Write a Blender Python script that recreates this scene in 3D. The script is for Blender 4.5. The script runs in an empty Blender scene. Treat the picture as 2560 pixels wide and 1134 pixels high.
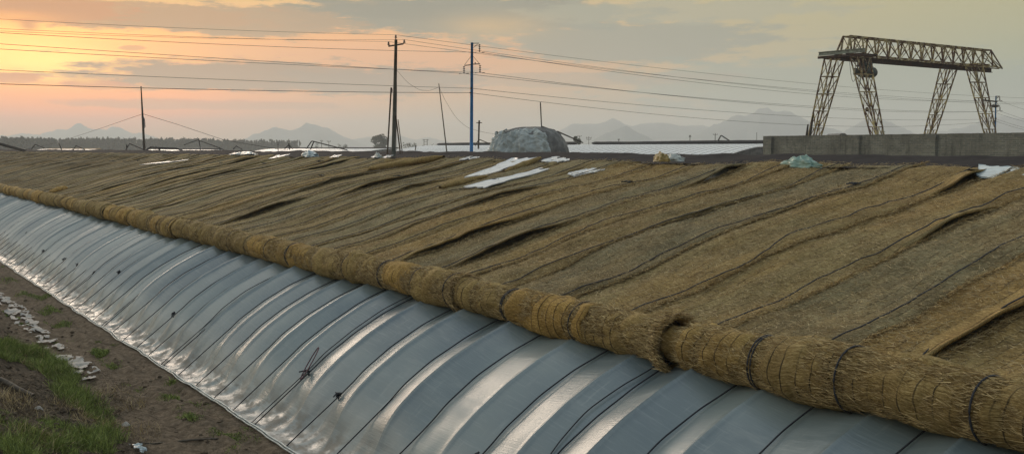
import bpy, bmesh, math, random
import numpy as np
from mathutils import Vector, Matrix
random.seed(7); rng = np.random.default_rng(11)
sc = bpy.context.scene; C = sc.collection
PI = math.pi
# ---------------------------------------------------------------- camera frame
F_, VPX, HY, HC = 2600.0, -430.0, 371.0, 3.8
U = np.array([VPX-1280, HY-567, F_]); U /= np.linalg.norm(U)
D_ = np.array([0, F_, -(HY-567)]); D_ /= np.linalg.norm(D_)
V = np.cross(D_, U); V /= np.linalg.norm(V)
if V[0] < 0: V = -V
R3 = np.array([V, U, -D_])                       # image space (x right, y down, z forward) to world
CAM = np.array([0, 0, HC])
def ray(px, py): return R3 @ np.array([px-1280, py-567, F_])
def W(px, py, dep): return CAM + ray(px, py)*(dep/F_)
def WX(px, py, X): r = ray(px, py); return CAM + r*(X/r[0])
def proj(p):
    q = R3.T @ (np.array(p)-CAM); return 1280+F_*q[0]/q[2], 567+F_*q[1]/q[2], q[2]
cam = bpy.data.cameras.new('camera'); co = bpy.data.objects.new('camera', cam); C.objects.link(co)
cr, cu, cb = R3[:, 0], -R3[:, 1], -R3[:, 2]
co.matrix_world = Matrix(((cr[0], cu[0], cb[0], 0), (cr[1], cu[1], cb[1], 0), (cr[2], cu[2], cb[2], HC), (0, 0, 0, 1)))
cam.sensor_width = 36; cam.lens = 36*F_/2560; cam.clip_start = .1; cam.clip_end = 20000
sc.camera = co
# ---------------------------------------------------------------- helpers
def tag(o, label=None, cat=None, group=None, kind=None):
    if label: o['label'] = label
    if cat: o['category'] = cat
    if group: o['group'] = group
    if kind: o['kind'] = kind
    return o
def empty(name, loc, label, cat, group=None, rz=0):
    o = bpy.data.objects.new(name, None); C.objects.link(o); o.location = loc; o.rotation_euler = (0, 0, rz)
    o.empty_display_size = .2
    return tag(o, label, cat, group)
class MB:
    """collects shapes; build() links them as one mesh object"""
    def __init__(s): s.v = []; s.f = []; s.n = 0; s.uv = None; s.at = {}
    def add(s, v, f):
        v = np.asarray(v, float).reshape(-1, 3); s.v.append(v)
        s.f += [tuple(int(i)+s.n for i in q) for q in f]; s.n += len(v)
    def grid(s, P, cu=False, cv=False, flip=False):
        a, b = P.shape[:2]; f = []
        for i in range(a if cu else a-1):
            for j in range(b if cv else b-1):
                q = (i*b+j, ((i+1) % a)*b+j, ((i+1) % a)*b+(j+1) % b, i*b+(j+1) % b)
                f.append(q[::-1] if flip else q)
        s.add(P, f)
    def box(s, c, d, M=None):
        c = np.array(c, float); d = np.array(d, float)/2
        v = np.array([[x, y, z] for x in (-1, 1) for y in (-1, 1) for z in (-1, 1)])*d
        if M is not None: v = v @ np.array(M).T
        s.add(v+c, [(0, 1, 3, 2), (4, 6, 7, 5), (0, 4, 5, 1), (2, 3, 7, 6), (0, 2, 6, 4), (1, 5, 7, 3)])
    def tube(s, pts, r, n=6, cap=True):
        pts = np.asarray(pts, float); N = len(pts)
        r = np.broadcast_to(np.asarray(r, float), (N,))
        t = np.gradient(pts, axis=0); t /= np.linalg.norm(t, axis=1)[:, None]+1e-9
        ref = np.array([0, 0, 1.]) if abs(t[:, 2]).mean() < .8 else np.array([1., 0, 0])
        a = np.cross(t, ref); a /= np.linalg.norm(a, axis=1)[:, None]+1e-9; b = np.cross(t, a)
        th = np.arange(n)*2*PI/n
        P = pts[:, None]+(a[:, None]*np.cos(th)[None, :, None]+b[:, None]*np.sin(th)[None, :, None])*r[:, None, None]
        n0 = s.n; s.grid(P, cv=True)
        if cap: s.f.append(tuple(n0+i for i in range(n))[::-1]); s.f.append(tuple(n0+(N-1)*n+i for i in range(n)))
    def bar(s, a, b, w, h=None):
        """square bar from a to b"""
        a = np.array(a, float); b = np.array(b, float); h = h or w; t = b-a; L = np.linalg.norm(t); t /= L
        ref = np.array([0, 0, 1.]) if abs(t[2]) < .95 else np.array([1., 0, 0])
        x = np.cross(t, ref); x /= np.linalg.norm(x); y = np.cross(t, x)
        s.box((a+b)/2, (w, h, L), np.array([x, y, t]).T)
    def lathe(s, prof, c, n=12, axis=None):
        prof = np.array(prof, float); th = np.arange(n)*2*PI/n
        P = np.stack([prof[:, 0:1]*np.cos(th), prof[:, 0:1]*np.sin(th), np.repeat(prof[:, 1:2], n, 1)], -1)
        if axis is not None: P = P @ np.array(axis).T
        s.grid(P+np.array(c), cv=True)
    def build(s, name, mat, parent=None, smooth=True, loc=None):
        v = np.concatenate(s.v)
        if parent is not None and loc is None: v = v-np.array(parent_loc(parent))
        me = bpy.data.meshes.new(name); me.from_pydata(v.tolist(), [], s.f)
        if smooth: me.polygons.foreach_set('use_smooth', [True]*len(me.polygons))
        me.materials.append(mat); me.update()
        o = bpy.data.objects.new(name, me); C.objects.link(o)
        if parent is not None: o.parent = parent
        return o
def parent_loc(p):
    l = np.array(p.location); q = p.parent
    while q: l = l+np.array(q.location); q = q.parent
    return l
def fast_mesh(name, v, quads, mat, parent=None, uv=None, tone=None, smooth=True):
    """numpy mesh; v (N,3), quads (M,k); uv (N,2) per vertex, tone (N) float attribute"""
    if parent is not None: v = v-parent_loc(parent)
    me = bpy.data.meshes.new(name); k = quads.shape[1]; M = len(quads)
    me.vertices.add(len(v)); me.vertices.foreach_set('co', np.ascontiguousarray(v, np.float32).ravel())
    me.loops.add(M*k); me.loops.foreach_set('vertex_index', quads.astype(np.int32).ravel())
    me.polygons.add(M); me.polygons.foreach_set('loop_start', np.arange(M, dtype=np.int32)*k)
    me.polygons.foreach_set('loop_total', np.full(M, k, np.int32))
    me.update(calc_edges=True)
    if smooth: me.polygons.foreach_set('use_smooth', np.ones(M, bool))
    if uv is not None:
        l = me.uv_layers.new(name='UVMap'); l.data.foreach_set('uv', uv[quads.ravel()].astype(np.float32).ravel())
    if tone is not None:
        a = me.attributes.new('tone', 'FLOAT', 'POINT'); a.data.foreach_set('value', tone.astype(np.float32))
    me.materials.append(mat); me.update()
    o = bpy.data.objects.new(name, me); C.objects.link(o)
    if parent is not None: o.parent = parent
    return o
def gridq(a, b, closed=False):
    i = np.arange(a-1)[:, None]; j = np.arange(b if closed else b-1)[None]
    jn = (j+1) % b
    return np.stack([i*b+j, (i+1)*b+j, (i+1)*b+jn, i*b+jn], -1).reshape(-1, 4)
_lat = {}
def vn(x, y, seed=0):
    """2D value noise 0..1"""
    if seed not in _lat: _lat[seed] = np.random.default_rng(seed+100).random((256, 256))
    L = _lat[seed]; x, y = np.broadcast_arrays(np.asarray(x, float), np.asarray(y, float))
    xi = np.floor(x).astype(int); yi = np.floor(y).astype(int); fx = x-xi; fy = y-yi
    fx = fx*fx*(3-2*fx); fy = fy*fy*(3-2*fy)
    g = lambda a, b: L[a % 256, b % 256]
    return (g(xi, yi)*(1-fx)+g(xi+1, yi)*fx)*(1-fy)+(g(xi, yi+1)*(1-fx)+g(xi+1, yi+1)*fx)*fy
def fbm(x, y, seed=0, o=3):
    r = 0; a = .5
    for k in range(o): r = r+a*vn(x*2**k, y*2**k, seed+k*7); a *= .5
    return r/(1-.5**o)
def sm(x, a, b): t = np.clip((x-a)/(b-a), 0, 1); return t*t*(3-2*t)
def lin(r, g, b):
    f = lambda c: ((c/255+.055)/1.055)**2.4 if c > 10 else c/255/12.92
    return (f(r), f(g), f(b), 1)
# ---------------------------------------------------------------- node helpers
class N:
    """tiny expression wrapper round shader sockets"""
    def __init__(s, nt, sock): s.nt = nt; s.s = sock
    def _m(s, op, *a, clamp=False):
        n = s.nt.nodes.new('ShaderNodeMath'); n.operation = op; n.use_clamp = clamp
        for i, x in enumerate((s,)+a):
            if isinstance(x, N): s.nt.links.new(x.s, n.inputs[i])
            else: n.inputs[i].default_value = x
        return N(s.nt, n.outputs[0])
    def __add__(s, o): return s._m('ADD', o)
    __radd__ = __add__
    def __mul__(s, o): return s._m('MULTIPLY', o)
    __rmul__ = __mul__
    def __sub__(s, o): return s._m('SUBTRACT', o)
    def __rsub__(s, o): return (s*-1)+o
    def __truediv__(s, o): return s._m('DIVIDE', o)
    def __pow__(s, o): return s._m('POWER', o)
    def clamp(s): return s._m('ADD', 0.0, clamp=True)
    def smooth(s, a, b):
        n = s.nt.nodes.new('ShaderNodeMapRange'); n.interpolation_type = 'SMOOTHSTEP'
        n.inputs[1].default_value = a; n.inputs[2].default_value = b; s.nt.links.new(s.s, n.inputs[0]); return N(s.nt, n.outputs[0])
def mixc(nt, f, a, b, mode='MIX'):
    n = nt.nodes.new('ShaderNodeMix'); n.data_type = 'RGBA'; n.blend_type = mode
    for i, x in ((0, f), (6, a), (7, b)):
        if isinstance(x, N): nt.links.new(x.s, n.inputs[i])
        elif hasattr(x, 'links'): nt.links.new(x, n.inputs[i])
        else: n.inputs[i].default_value = x
    return n.outputs[2]
def vec(nt, x, y, z=0.0):
    n = nt.nodes.new('ShaderNodeCombineXYZ')
    for i, a in enumerate((x, y, z)):
        if isinstance(a, N): nt.links.new(a.s, n.inputs[i])
        else: n.inputs[i].default_value = a
    return n.outputs[0]
def noise(nt, v, scale=1, detail=3, rough=.55, dist=0):
    n = nt.nodes.new('ShaderNodeTexNoise'); n.inputs['Scale'].default_value = scale
    n.inputs['Detail'].default_value = detail; n.inputs['Roughness'].default_value = rough; n.inputs['Distortion'].default_value = dist
    if v is not None: nt.links.new(v, n.inputs['Vector'])
    return N(nt, n.outputs[0])
def newmat(name):
    m = bpy.data.materials.new(name); m.use_nodes = True; nt = m.node_tree
    return m, nt, nt.nodes['Principled BSDF']
def setp(nt, b, col=None, rough=None, bump=None, bs=.3, bd=.02, **kw):
    if col is not None:
        if hasattr(col, 'links'): nt.links.new(col, b.inputs['Base Color'])
        else: b.inputs['Base Color'].default_value = col
    if rough is not None:
        if isinstance(rough, N): nt.links.new(rough.s, b.inputs['Roughness'])
        else: b.inputs['Roughness'].default_value = rough
    if bump is not None:
        n = nt.nodes.new('ShaderNodeBump'); n.inputs['Strength'].default_value = bs; n.inputs['Distance'].default_value = bd
        nt.links.new(bump.s, n.inputs['Height']); nt.links.new(n.outputs[0], b.inputs['Normal'])
    for k, x in kw.items(): b.inputs[k.replace('_', ' ')].default_value = x
def coords(nt, kind='Object'):
    t = nt.nodes.new('ShaderNodeTexCoord'); s = nt.nodes.new('ShaderNodeSeparateXYZ'); nt.links.new(t.outputs[kind], s.inputs[0])
    return t.outputs[kind], N(nt, s.outputs[0]), N(nt, s.outputs[1]), N(nt, s.outputs[2])
def geopos(nt):
    t = nt.nodes.new('ShaderNodeNewGeometry'); s = nt.nodes.new('ShaderNodeSeparateXYZ'); nt.links.new(t.outputs['Position'], s.inputs[0])
    return t.outputs['Position'], N(nt, s.outputs[0]), N(nt, s.outputs[1]), N(nt, s.outputs[2])
def simple(name, c1, c2=None, scale=4, rough=.7, bs=.2, bd=.01, detail=4, **kw):
    m, nt, b = newmat(name); v, x, y, z = geopos(nt)
    n = noise(nt, v, scale, detail); c2 = c2 or tuple(k*.6 for k in c1[:3])+(1,)
    setp(nt, b, mixc(nt, n.smooth(.35, .65), c1, c2), rough, n, bs, bd, **kw); return m
# ---------------------------------------------------------------- materials
def straw_mat(name, dark, mid, light, grey, gamt, strings=.8, rolled=False):
    m, nt, b = newmat(name); v, u, a, _ = coords(nt, 'UV')
    warp = noise(nt, vec(nt, u*1.3, a*1.3), 1, 2)-.5
    fx = u+warp*.35; fa = a+warp*.25
    f1 = noise(nt, vec(nt, fx*9, fa*95), 1, 3, .65)
    f2 = noise(nt, vec(nt, fx*30, fa*230+u*40), 1, 2, .6)
    f3 = noise(nt, vec(nt, fx*22+fa*30, fa*34-fx*22), 1, 3, .6)
    fib = f1*.5+f2*.25+f3*.25
    r = nt.nodes.new('ShaderNodeValToRGB'); r.color_ramp.elements[0].position = .33; r.color_ramp.elements[1].position = .66
    r.color_ramp.elements[0].color = dark; r.color_ramp.elements[1].color = light
    e = r.color_ramp.elements.new(.5); e.color = mid; nt.links.new(fib.s, r.inputs[0])
    g = noise(nt, vec(nt, u*.9, a*.28), 1, 4, .6)
    col = mixc(nt, g.smooth(.42, .62)*gamt, r.outputs[0], mixc(nt, 1.0, r.outputs[0], grey, 'MULTIPLY'))
    oi = nt.nodes.new("ShaderNodeObjectInfo"); rnd = N(nt, oi.outputs["Random"]); col = mixc(nt, rnd.smooth(.5, 1)*.7, col, mixc(nt, 1.0, col, (1.3, 1.13, .80, 1), "MULTIPLY")); col = mixc(nt, (1-rnd.smooth(0, .5))*.6, col, mixc(nt, 1.0, col, (.78, .80, .86, 1), "MULTIPLY")); g2 = noise(nt, vec(nt, u*2.3, a*1.6), 1, 3)
    col = mixc(nt, g2.smooth(.3, .7)*.55, col, mixc(nt, 1.0, col, (.42, .38, .34, 1), 'MULTIPLY'))
    if strings:
        ph = ((u+(noise(nt, vec(nt, u*.6, a*2.5), 1, 2)-.5)*.09)/.155)._m('FRACT')
        st = 1-((ph-.5)._m('ABSOLUTE')).smooth(.02, .07)
        gate = noise(nt, vec(nt, u*1.2, a*1.4+7), 1, 2).smooth(.40, .55)
        st = st*gate
        col = mixc(nt, st*strings, col, (.02, .018, .015, 1))
        h = fib-st*.35
    else: h = fib
    setp(nt, b, col, .85, h, .9, .03, **{'Specular_IOR_Level': .15}); return m
M_mat = straw_mat('straw_matting', (.070, .045, .018, 1), (.34, .245, .105, 1), (.78, .60, .31, 1), (.85, .98, 1.15, 1), .9, .45)
M_roll = straw_mat('straw_roll', (.10, .058, .018, 1), (.42, .285, .10, 1), (.82, .60, .27, 1), (.85, .9, .9, 1), .5, .8, True)
def strand_mat(name, c1, c2):
    m, nt, b = newmat(name); n = nt.nodes.new('ShaderNodeAttribute'); n.attribute_name = 'tone'
    setp(nt, b, mixc(nt, N(nt, n.outputs['Fac']), c1, c2), .7, **{'Specular_IOR_Level': .25}); return m
M_strand = strand_mat('straw_stalks', (.13, .075, .022, 1), (.85, .65, .32, 1))
M_strandg = strand_mat('weathered_stalks', (.09, .058, .024, 1), (.80, .62, .33, 1))
M_grass = strand_mat('grass_blades', (.08, .12, .03, 1), (.40, .46, .12, 1))
M_litter = strand_mat('dry_litter', (.05, .035, .022, 1), (.26, .2, .13, 1))
def film_material():
    m, nt, b = newmat('greenhouse_film'); v, u, a, _ = coords(nt, 'UV')
    big = noise(nt, vec(nt, u*.35, a*.5), 1, 3)
    wr = noise(nt, vec(nt, u*2.2, a*34), 1, 3, .7)              # fine wrinkles running along the house
    wr2 = noise(nt, vec(nt, u*6, a*90), 1, 2, .6)
    amt = noise(nt, vec(nt, u*1.1, a*.8+3), 1, 2).smooth(.3, .7)
    col = mixc(nt, big.smooth(.3, .7), (.125, .17, .185, 1), (.235, .285, .275, 1))
    col = mixc(nt, wr.smooth(.5, .75)*.35, col, (.36, .40, .40, 1))
    d = noise(nt, vec(nt, u*3, a*5), 1, 5, .65)
    dirt = (1-a.smooth(.25, .85))*d.smooth(.42, .62)
    col = mixc(nt, dirt*.8, col, (.24, .19, .13, 1))
    dust = noise(nt, vec(nt, u*.8+a*.3, a*2.2), 1, 5, .7).smooth(.5, .75)
    col = mixc(nt, dust*.32, col, (.42, .45, .43, 1)); dr_ = noise(nt, vec(nt, u*9, a*1.1), 1, 4, .7).smooth(.58, .72); col = mixc(nt, dr_*.30, col, (.45, .47, .45, 1))
    ro = (wr*.08+dirt*.4+dust*.16)+.27
    setp(nt, b, col, ro, wr*1.0*(amt+.3)+d*dirt*.3, .3, .014, **{'IOR': 1.85}); return m
M_film = film_material()
def film_plain(name, c, rough=.3, bs=.4):
    m, nt, b = newmat(name); v, x, y, z = geopos(nt); n = noise(nt, v, 6, 4, .6)
    setp(nt, b, mixc(nt, n.smooth(.35, .7), c, tuple(k*.72 for k in c[:3])+(1,)), rough, n, bs, .03); return m
M_white = film_plain('white_film', (.66, .70, .72, 1), .35)
M_bluefilm = film_plain('pale_blue_film', (.50, .60, .62, 1), .3)
M_greenfilm = film_plain('green_film', (.30, .46, .38, 1), .35)
M_yellow = film_plain('yellow_film', (.30, .21, .04, 1), .4)
M_mulch = film_plain('mulch_film', (.44, .41, .36, 1), .7)
M_cloud = film_plain('milky_film', (.56, .60, .56, 1), .4, .8)
M_dark = simple('dark_felt', (.020, .017, .019, 1), (.034, .029, .030, 1), 5, .95, .5, .03, Specular_IOR_Level=.1)
M_black = simple('black_quilt', (.020, .019, .022, 1), (.035, .033, .036, 1), 7, .7, .5, .03)
M_felt = simple('grey_felt', (.27, .26, .235, 1), (.16, .155, .145, 1), 3, .9, .6, .04)
M_rope = simple('dark_rope', (.022, .024, .030, 1), (.045, .047, .055, 1), 60, .75, .5, .01)
M_pink = simple('pink_rope', (.20, .08, .09, 1), (.10, .06, .07, 1), 30, .7)
M_conc = simple('pole_concrete', (.20, .20, .17, 1), (.13, .14, .12, 1), 5, .85, .4)
M_blue = simple('blue_paint', (.015, .24, .60, 1), (.015, .18, .46, 1), 3, .45, .05)
M_rust = simple('rusty_steel', (.060, .032, .020, 1), (.10, .065, .040, 1), 9, .8, .4)
M_steel = simple('dark_steel', (.045, .04, .035, 1), (.08, .07, .06, 1), 9, .6, .3)
M_porc = simple('brown_porcelain', (.030, .016, .012, 1), (.045, .022, .016, 1), 10, .25, .05)
M_wire = simple('line_wire', (.035, .033, .032, 1), (.05, .048, .045, 1), 1, .6, .0)
M_wood = simple('weathered_wood', (.13, .105, .075, 1), (.06, .048, .035, 1), 14, .85, .6)
M_green = simple('hoist_green', (.020, .055, .048, 1), (.035, .04, .03, 1), 4, .5, .1)
M_bark = simple('bark', (.08, .07, .055, 1), (.05, .042, .035, 1), 4, .9, .5)
M_leaf = simple('leaves', (.060, .085, .038, 1), (.036, .058, .026, 1), .6, .8, .0)
M_leaf2 = simple('poplar_leaves', (.050, .078, .036, 1), (.030, .050, .026, 1), .5, .8, .0)
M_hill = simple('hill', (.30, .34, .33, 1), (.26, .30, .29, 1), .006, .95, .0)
m, nt, b = newmat('crane_paint'); v, x, y, z = geopos(nt)
n1 = noise(nt, v, 2.2, 6, .7); n2 = noise(nt, v, .8, 4, .6)
col = mixc(nt, n2.smooth(.4, .62), (.62, .50, .22, 1), (.42, .36, .22, 1)); col = mixc(nt, n1.smooth(.42, .56), col, (.11, .048, .022, 1))
setp(nt, b, col, .75, n1, .3, .01); M_crane = m
m, nt, b = newmat('crane_dark_rust'); v, x, y, z = geopos(nt)
n1 = noise(nt, v, 3, 6, .7)
setp(nt, b, mixc(nt, n1.smooth(.4, .6), (.085, .036, .02, 1), (.04, .026, .02, 1)), .8, n1, .3, .01); M_craned = m
M_pale = simple('pale_girder_paint', (.34, .38, .31, 1), (.20, .21, .17, 1), 3, .6, .1)
# brick
m, nt, b = newmat('sooty_brick'); v, x, y, z = geopos(nt)
bt = nt.nodes.new('ShaderNodeTexBrick'); nt.links.new(vec(nt, y, z), bt.inputs['Vector'])
for k, val in (('Scale', 1), ('Mortar Size', .010), ('Brick Width', .25), ('Row Height', .068), ('Bias', -.1)): bt.inputs[k].default_value = val
bt.inputs['Color1'].default_value = (.33, .315, .25, 1); bt.inputs['Color2'].default_value = (.19, .195, .165, 1); bt.inputs['Mortar'].default_value = (.38, .37, .31, 1)
n1 = noise(nt, v, 1.1, 5, .65)
col = mixc(nt, n1.smooth(.35, .7)*.6, bt.outputs[0], (.13, .13, .11, 1))
n3 = noise(nt, vec(nt, y*14, z*9), 1, 2)
col = mixc(nt, n3.smooth(.55, .7)*.6, col, (.36, .33, .23, 1)); n4 = noise(nt, vec(nt, y*3.1, z*.7), 1, 4, .7); col = mixc(nt, n4.smooth(.5, .68)*.55, col, (.08, .08, .068, 1))
setp(nt, b, col, .9, N(nt, bt.outputs[1])*-1+n1*.6, .6, .02); M_brick = m
M_cap = simple('cement_cap', (.24, .235, .20, 1), (.17, .165, .14, 1), 3, .9, .3)
# soil
m, nt, b = newmat('soil'); v, x, y, z = geopos(nt)
n1 = noise(nt, v, 1.1, 6, .65); n2 = noise(nt, v, 9, 6, .7); n3 = noise(nt, v, .02, 4, .6)
col = mixc(nt, n2.smooth(.3, .7), (.105, .078, .052, 1), (.27, .205, .140, 1))
bank = 1-(x+(n1-.5)*1.6).smooth(2.55, 3.25)
col = mixc(nt, bank*.75, col, mixc(nt, n2.smooth(.4, .6), (.042, .033, .024, 1), (.12, .092, .064, 1)))
col = mixc(nt, n1.smooth(.56, .68)*.45, col, (.07, .055, .035, 1))
far = (x+y).smooth(120, 200)
col = mixc(nt, far, col, mixc(nt, n3.smooth(.4, .6), (.07, .085, .045, 1), (.14, .12, .08, 1)))
setp(nt, b, col, .95, n2*.8+n1, 1.0, .08, **{'Specular_IOR_Level': .1}); M_soil = m
# ---------------------------------------------------------------- house profile
XB = 4.75
_S = [-.2, 0, .12, .25, .38, .5, .65, .85, 1.08, 1.5, 1.98, 2.4, 3.4, 4.1, 5, 6, 7, 8, 9, 9.9, 10.4, 10.7]
_Z = [0, .0, .012, .045, .13, .27, .48, .70, .90, 1.17, 1.41, 1.57, 1.84, 2.02, 2.32, 2.60, 2.83, 3.02, 3.2, 3.42, 3.55, 3.585]
sg = np.linspace(-.2, 10.7, 1091); zg = np.interp(sg, _S, _Z)
k = np.hanning(31); k /= k.sum(); zs = np.convolve(np.pad(zg, 15, mode='edge'), k, 'valid')
k2 = np.hanning(9); k2 /= k2.sum(); z2 = np.convolve(np.pad(zg, 4, mode='edge'), k2, 'valid')
w = sm(sg, .5, 1.0); zg = zs*w+z2*(1-w)-.075*sm(sg, 3.0, 5.0)
def PZ(s): return np.interp(s, sg, zg)
def PN(s):
    """normal (x,z) of the profile"""
    d = (PZ(np.asarray(s)+.03)-PZ(np.asarray(s)-.03))/.06; l = np.sqrt(1+d*d); return -d/l, 1/l
ag = np.concatenate([[0], np.cumsum(np.hypot(np.diff(sg), np.diff(zg)))])
def ARC(s): return np.interp(s, sg, ag)-np.interp(0, sg, ag)
def SARC(a): return np.interp(a+np.interp(0, sg, ag), ag, sg)
def hit(px, py, off=0.):
    """point (s, y) where a sight line meets the roof raised by off"""
    r = ray(px, py); s = np.linspace(0, 10.6, 2000); g = (HC+r[2]/r[0]*(XB+s))-(PZ(s)+off)
    i = np.where(g < 0)[0]; i = i[0] if len(i) else len(s)-1
    return s[i], (XB+s[i])*r[1]/r[0]
YEND = 150.0
gh = empty('greenhouse', (XB, 0, 0), 'long plastic greenhouse in the foreground with straw mats over its curved roof', 'greenhouse')
# hold-down rope positions (metres along the house)
ropes_y = [1.9, 2.9, 3.95, 5.0, 6.05, 7.04, 8.02, 9.0, 10.27, 11.35, 12.48, 13.69, 14.65, 15.53, 16.5]
while ropes_y[-1] < 66: ropes_y.append(ropes_y[-1]+1.0+random.uniform(-.14, .16))
ry = np.array(ropes_y)
rib_amp = rng.uniform(.12, .20, len(ry)); rib_pos = rng.uniform(.42, .60, len(ry))
def film_disp(s, y):
    i = np.clip(np.searchsorted(ry, y)-1, 0, len(ry)-2); p = np.clip((y-ry[i])/(ry[i+1]-ry[i]), 0, 1)
    c = rib_pos[i]; t = np.where(p < c, p/c, (1-p)/(1-c))
    tent = t*.92+.17*np.exp(-((1-t)/.05)**2)+.03*np.sin(t*PI)
    env = sm(s, .15, .95)*.85+.10*sm(s, .05, .3)
    wob = (vn(y*.9, s*.9, 3)-.5)*.05*sm(s, .3, .9)+(vn(y*3.1, s*1.1, 5)-.5)*.018*sm(s, .1, .5)
    fold = (vn(y*5.5+s*2.5, s*1.6, 8)-.5)*.055*np.exp(-((s-.35)/.28)**2)
    return rib_amp[i]*tent*env*.92+wob*.6+fold
ys = np.arange(1.2, 64, .034); arcs = np.concatenate([np.linspace(-.02, 1.5, 60), np.linspace(1.53, 3.6, 46)])
Yg, Ag = np.meshgrid(ys, arcs, indexing='ij'); Sg = SARC(Ag); nx, nz = PN(Sg); dd = film_disp(Sg, Yg)
skirt = (vn(Yg*1.4, 0*Yg, 9)-.5)*.05*(1-sm(Sg, 0, .4))
P = np.stack([XB+Sg+nx*dd+skirt-.03*(Ag < 0), Yg, PZ(Sg)+nz*dd-.075*sm(Sg, .5, 1.)+.012], -1)
fo = fast_mesh('plastic_film', P.reshape(-1, 3), gridq(len(ys), len(arcs))[:, ::-1], M_film, gh, np.stack([Yg, Ag], -1).reshape(-1, 2))
# film continues (coarser) under the mats and beyond the picture
ys2 = np.arange(-3, YEND, 1.0); ss2 = np.linspace(2.9, 10.5, 24); Y2, S2 = np.meshgrid(ys2, ss2, indexing='ij')
P = np.stack([XB+S2, Y2, PZ(S2)-.09], -1)
fast_mesh('covered_film', P.reshape(-1, 3), gridq(len(ys2), len(ss2))[:, ::-1], M_film, gh, np.stack([Y2, S2], -1).reshape(-1, 2))
# folded hem lying on the ground
mb = MB(); yy = np.arange(1.2, 64, .1)
for o_, r_ in ((-.03, .014), (-.075, .010)):
    mb.tube(np.stack([XB+o_+(vn(yy*1.4, 0*yy, 9)-.5)*.05+(vn(yy*5, 0*yy+o_, 4)-.5)*.02, yy, .025+(vn(yy*2, 0*yy+5, 4)-.5)*.02], -1), r_, 6)
tag(mb.build('hem', M_cloud, gh))
# hold-down ropes
def ropepath(y, s0, s1, top=.0, wob=.05, seed=0):
    s = np.linspace(s0, s1, 60); yy = y+(vn(s*1.3, seed*1.7+0*s, 12)-.5)*wob
    z = PZ(s)-.03
    ch = (s/.92)*(PZ(.92)-.045); z = np.where(s < .92, ch, z-.015)+.016+top
    return np.stack([XB+s, yy, z], -1)
for i, y in enumerate(ropes_y):
    mb = MB(); p = ropepath(y, -.06, 2.5, 0, .05, i)
    d = film_disp(p[:, 0]-XB, p[:, 1]); p[:, 2] += np.clip(d, 0, .08)*sm(p[:, 0]-XB, .8, 1.2)
    mb.tube(p, .0085 if y < 30 else .009, 5)
    if i in (10, 11, 7, 18, 24, 30) or random.random() < .12:
        k = 18 + int(random.random()*8); c = p[k]
        for q in range(7):
            a = np.array([random.gauss(0, .014) for _ in range(3)])
            mb.tube(np.array([c+a*1.3+[-.01, 0, .02], c+[-.03, random.gauss(0, .03), .04], c+a*2+[-.05+random.gauss(0, .02), random.gauss(0, .03), -.02]]), .010, 5)
    mb.build('hold_down_rope', M_rope, gh)
    if i % 5 == 1 and y < 30:      # doubled rope beside some
        mb = MB(); p = ropepath(y+.10, -.06, 2.5, .004, .12, i+50); d = film_disp(p[:, 0]-XB, p[:, 1]); p[:, 2] += np.clip(d, 0, .12)*sm(p[:, 0]-XB, .6, 1.2)
        mb.tube(p, .007, 5); mb.build('hold_down_rope', M_rope, gh)
# loop of pinkish cord
s_, y_ = hit(800, 885); s2_, y2_ = hit(755, 965)
t = np.linspace(0, 2*PI, 30); mb = MB()
cx = XB+(s_+s2_)/2; cz = (PZ(s_)+PZ(s2_))/2+.10
pth = np.stack([cx+(s_-s2_)/2*np.cos(t)-.02, (y_+y2_)/2+(y_-y2_)/2*np.cos(t)+.05*np.sin(t), cz+(PZ(s_)-PZ(s2_))/2*np.cos(t)], -1)
mb.tube(pth, .009, 5); o = mb.build('cord_loop', M_pink); tag(o, 'small loop of pinkish cord hanging from a rope on the plastic film', 'cord')
# rear cover of dark felt behind the ridge
yr = np.arange(-3, YEND, .22); sr = np.linspace(0, 1, 16); Yr, Tr = np.meshgrid(yr, sr, indexing='ij')
Xr = XB+10.15+Tr*2.65
Zr = 3.47+Tr**1.3*.215+(vn(Yr*.9, Tr*1.5, 21)-.5)*.05*Tr+(vn(Yr*2.6+Tr*2, Tr*1., 22)-.5)*.035+(vn(Yr*.25, 0*Tr, 23)-.5)*.06*Tr
P = np.stack([Xr, Yr, Zr], -1)
back = P[:, -1:].repeat(3, 1).copy(); back[:, 0, 0] += .05; back[:, 0, 2] -= .2; back[:, 1, 0] += .1; back[:, 1, 2] = 1.5; back[:, 2, 0] += .5; back[:, 2, 2] = -.1
P = np.concatenate([P, back], 1)
fast_mesh('rear_cover', P.reshape(-1, 3), gridq(len(yr), P.shape[1])[:, ::-1], M_dark, gh)
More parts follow.
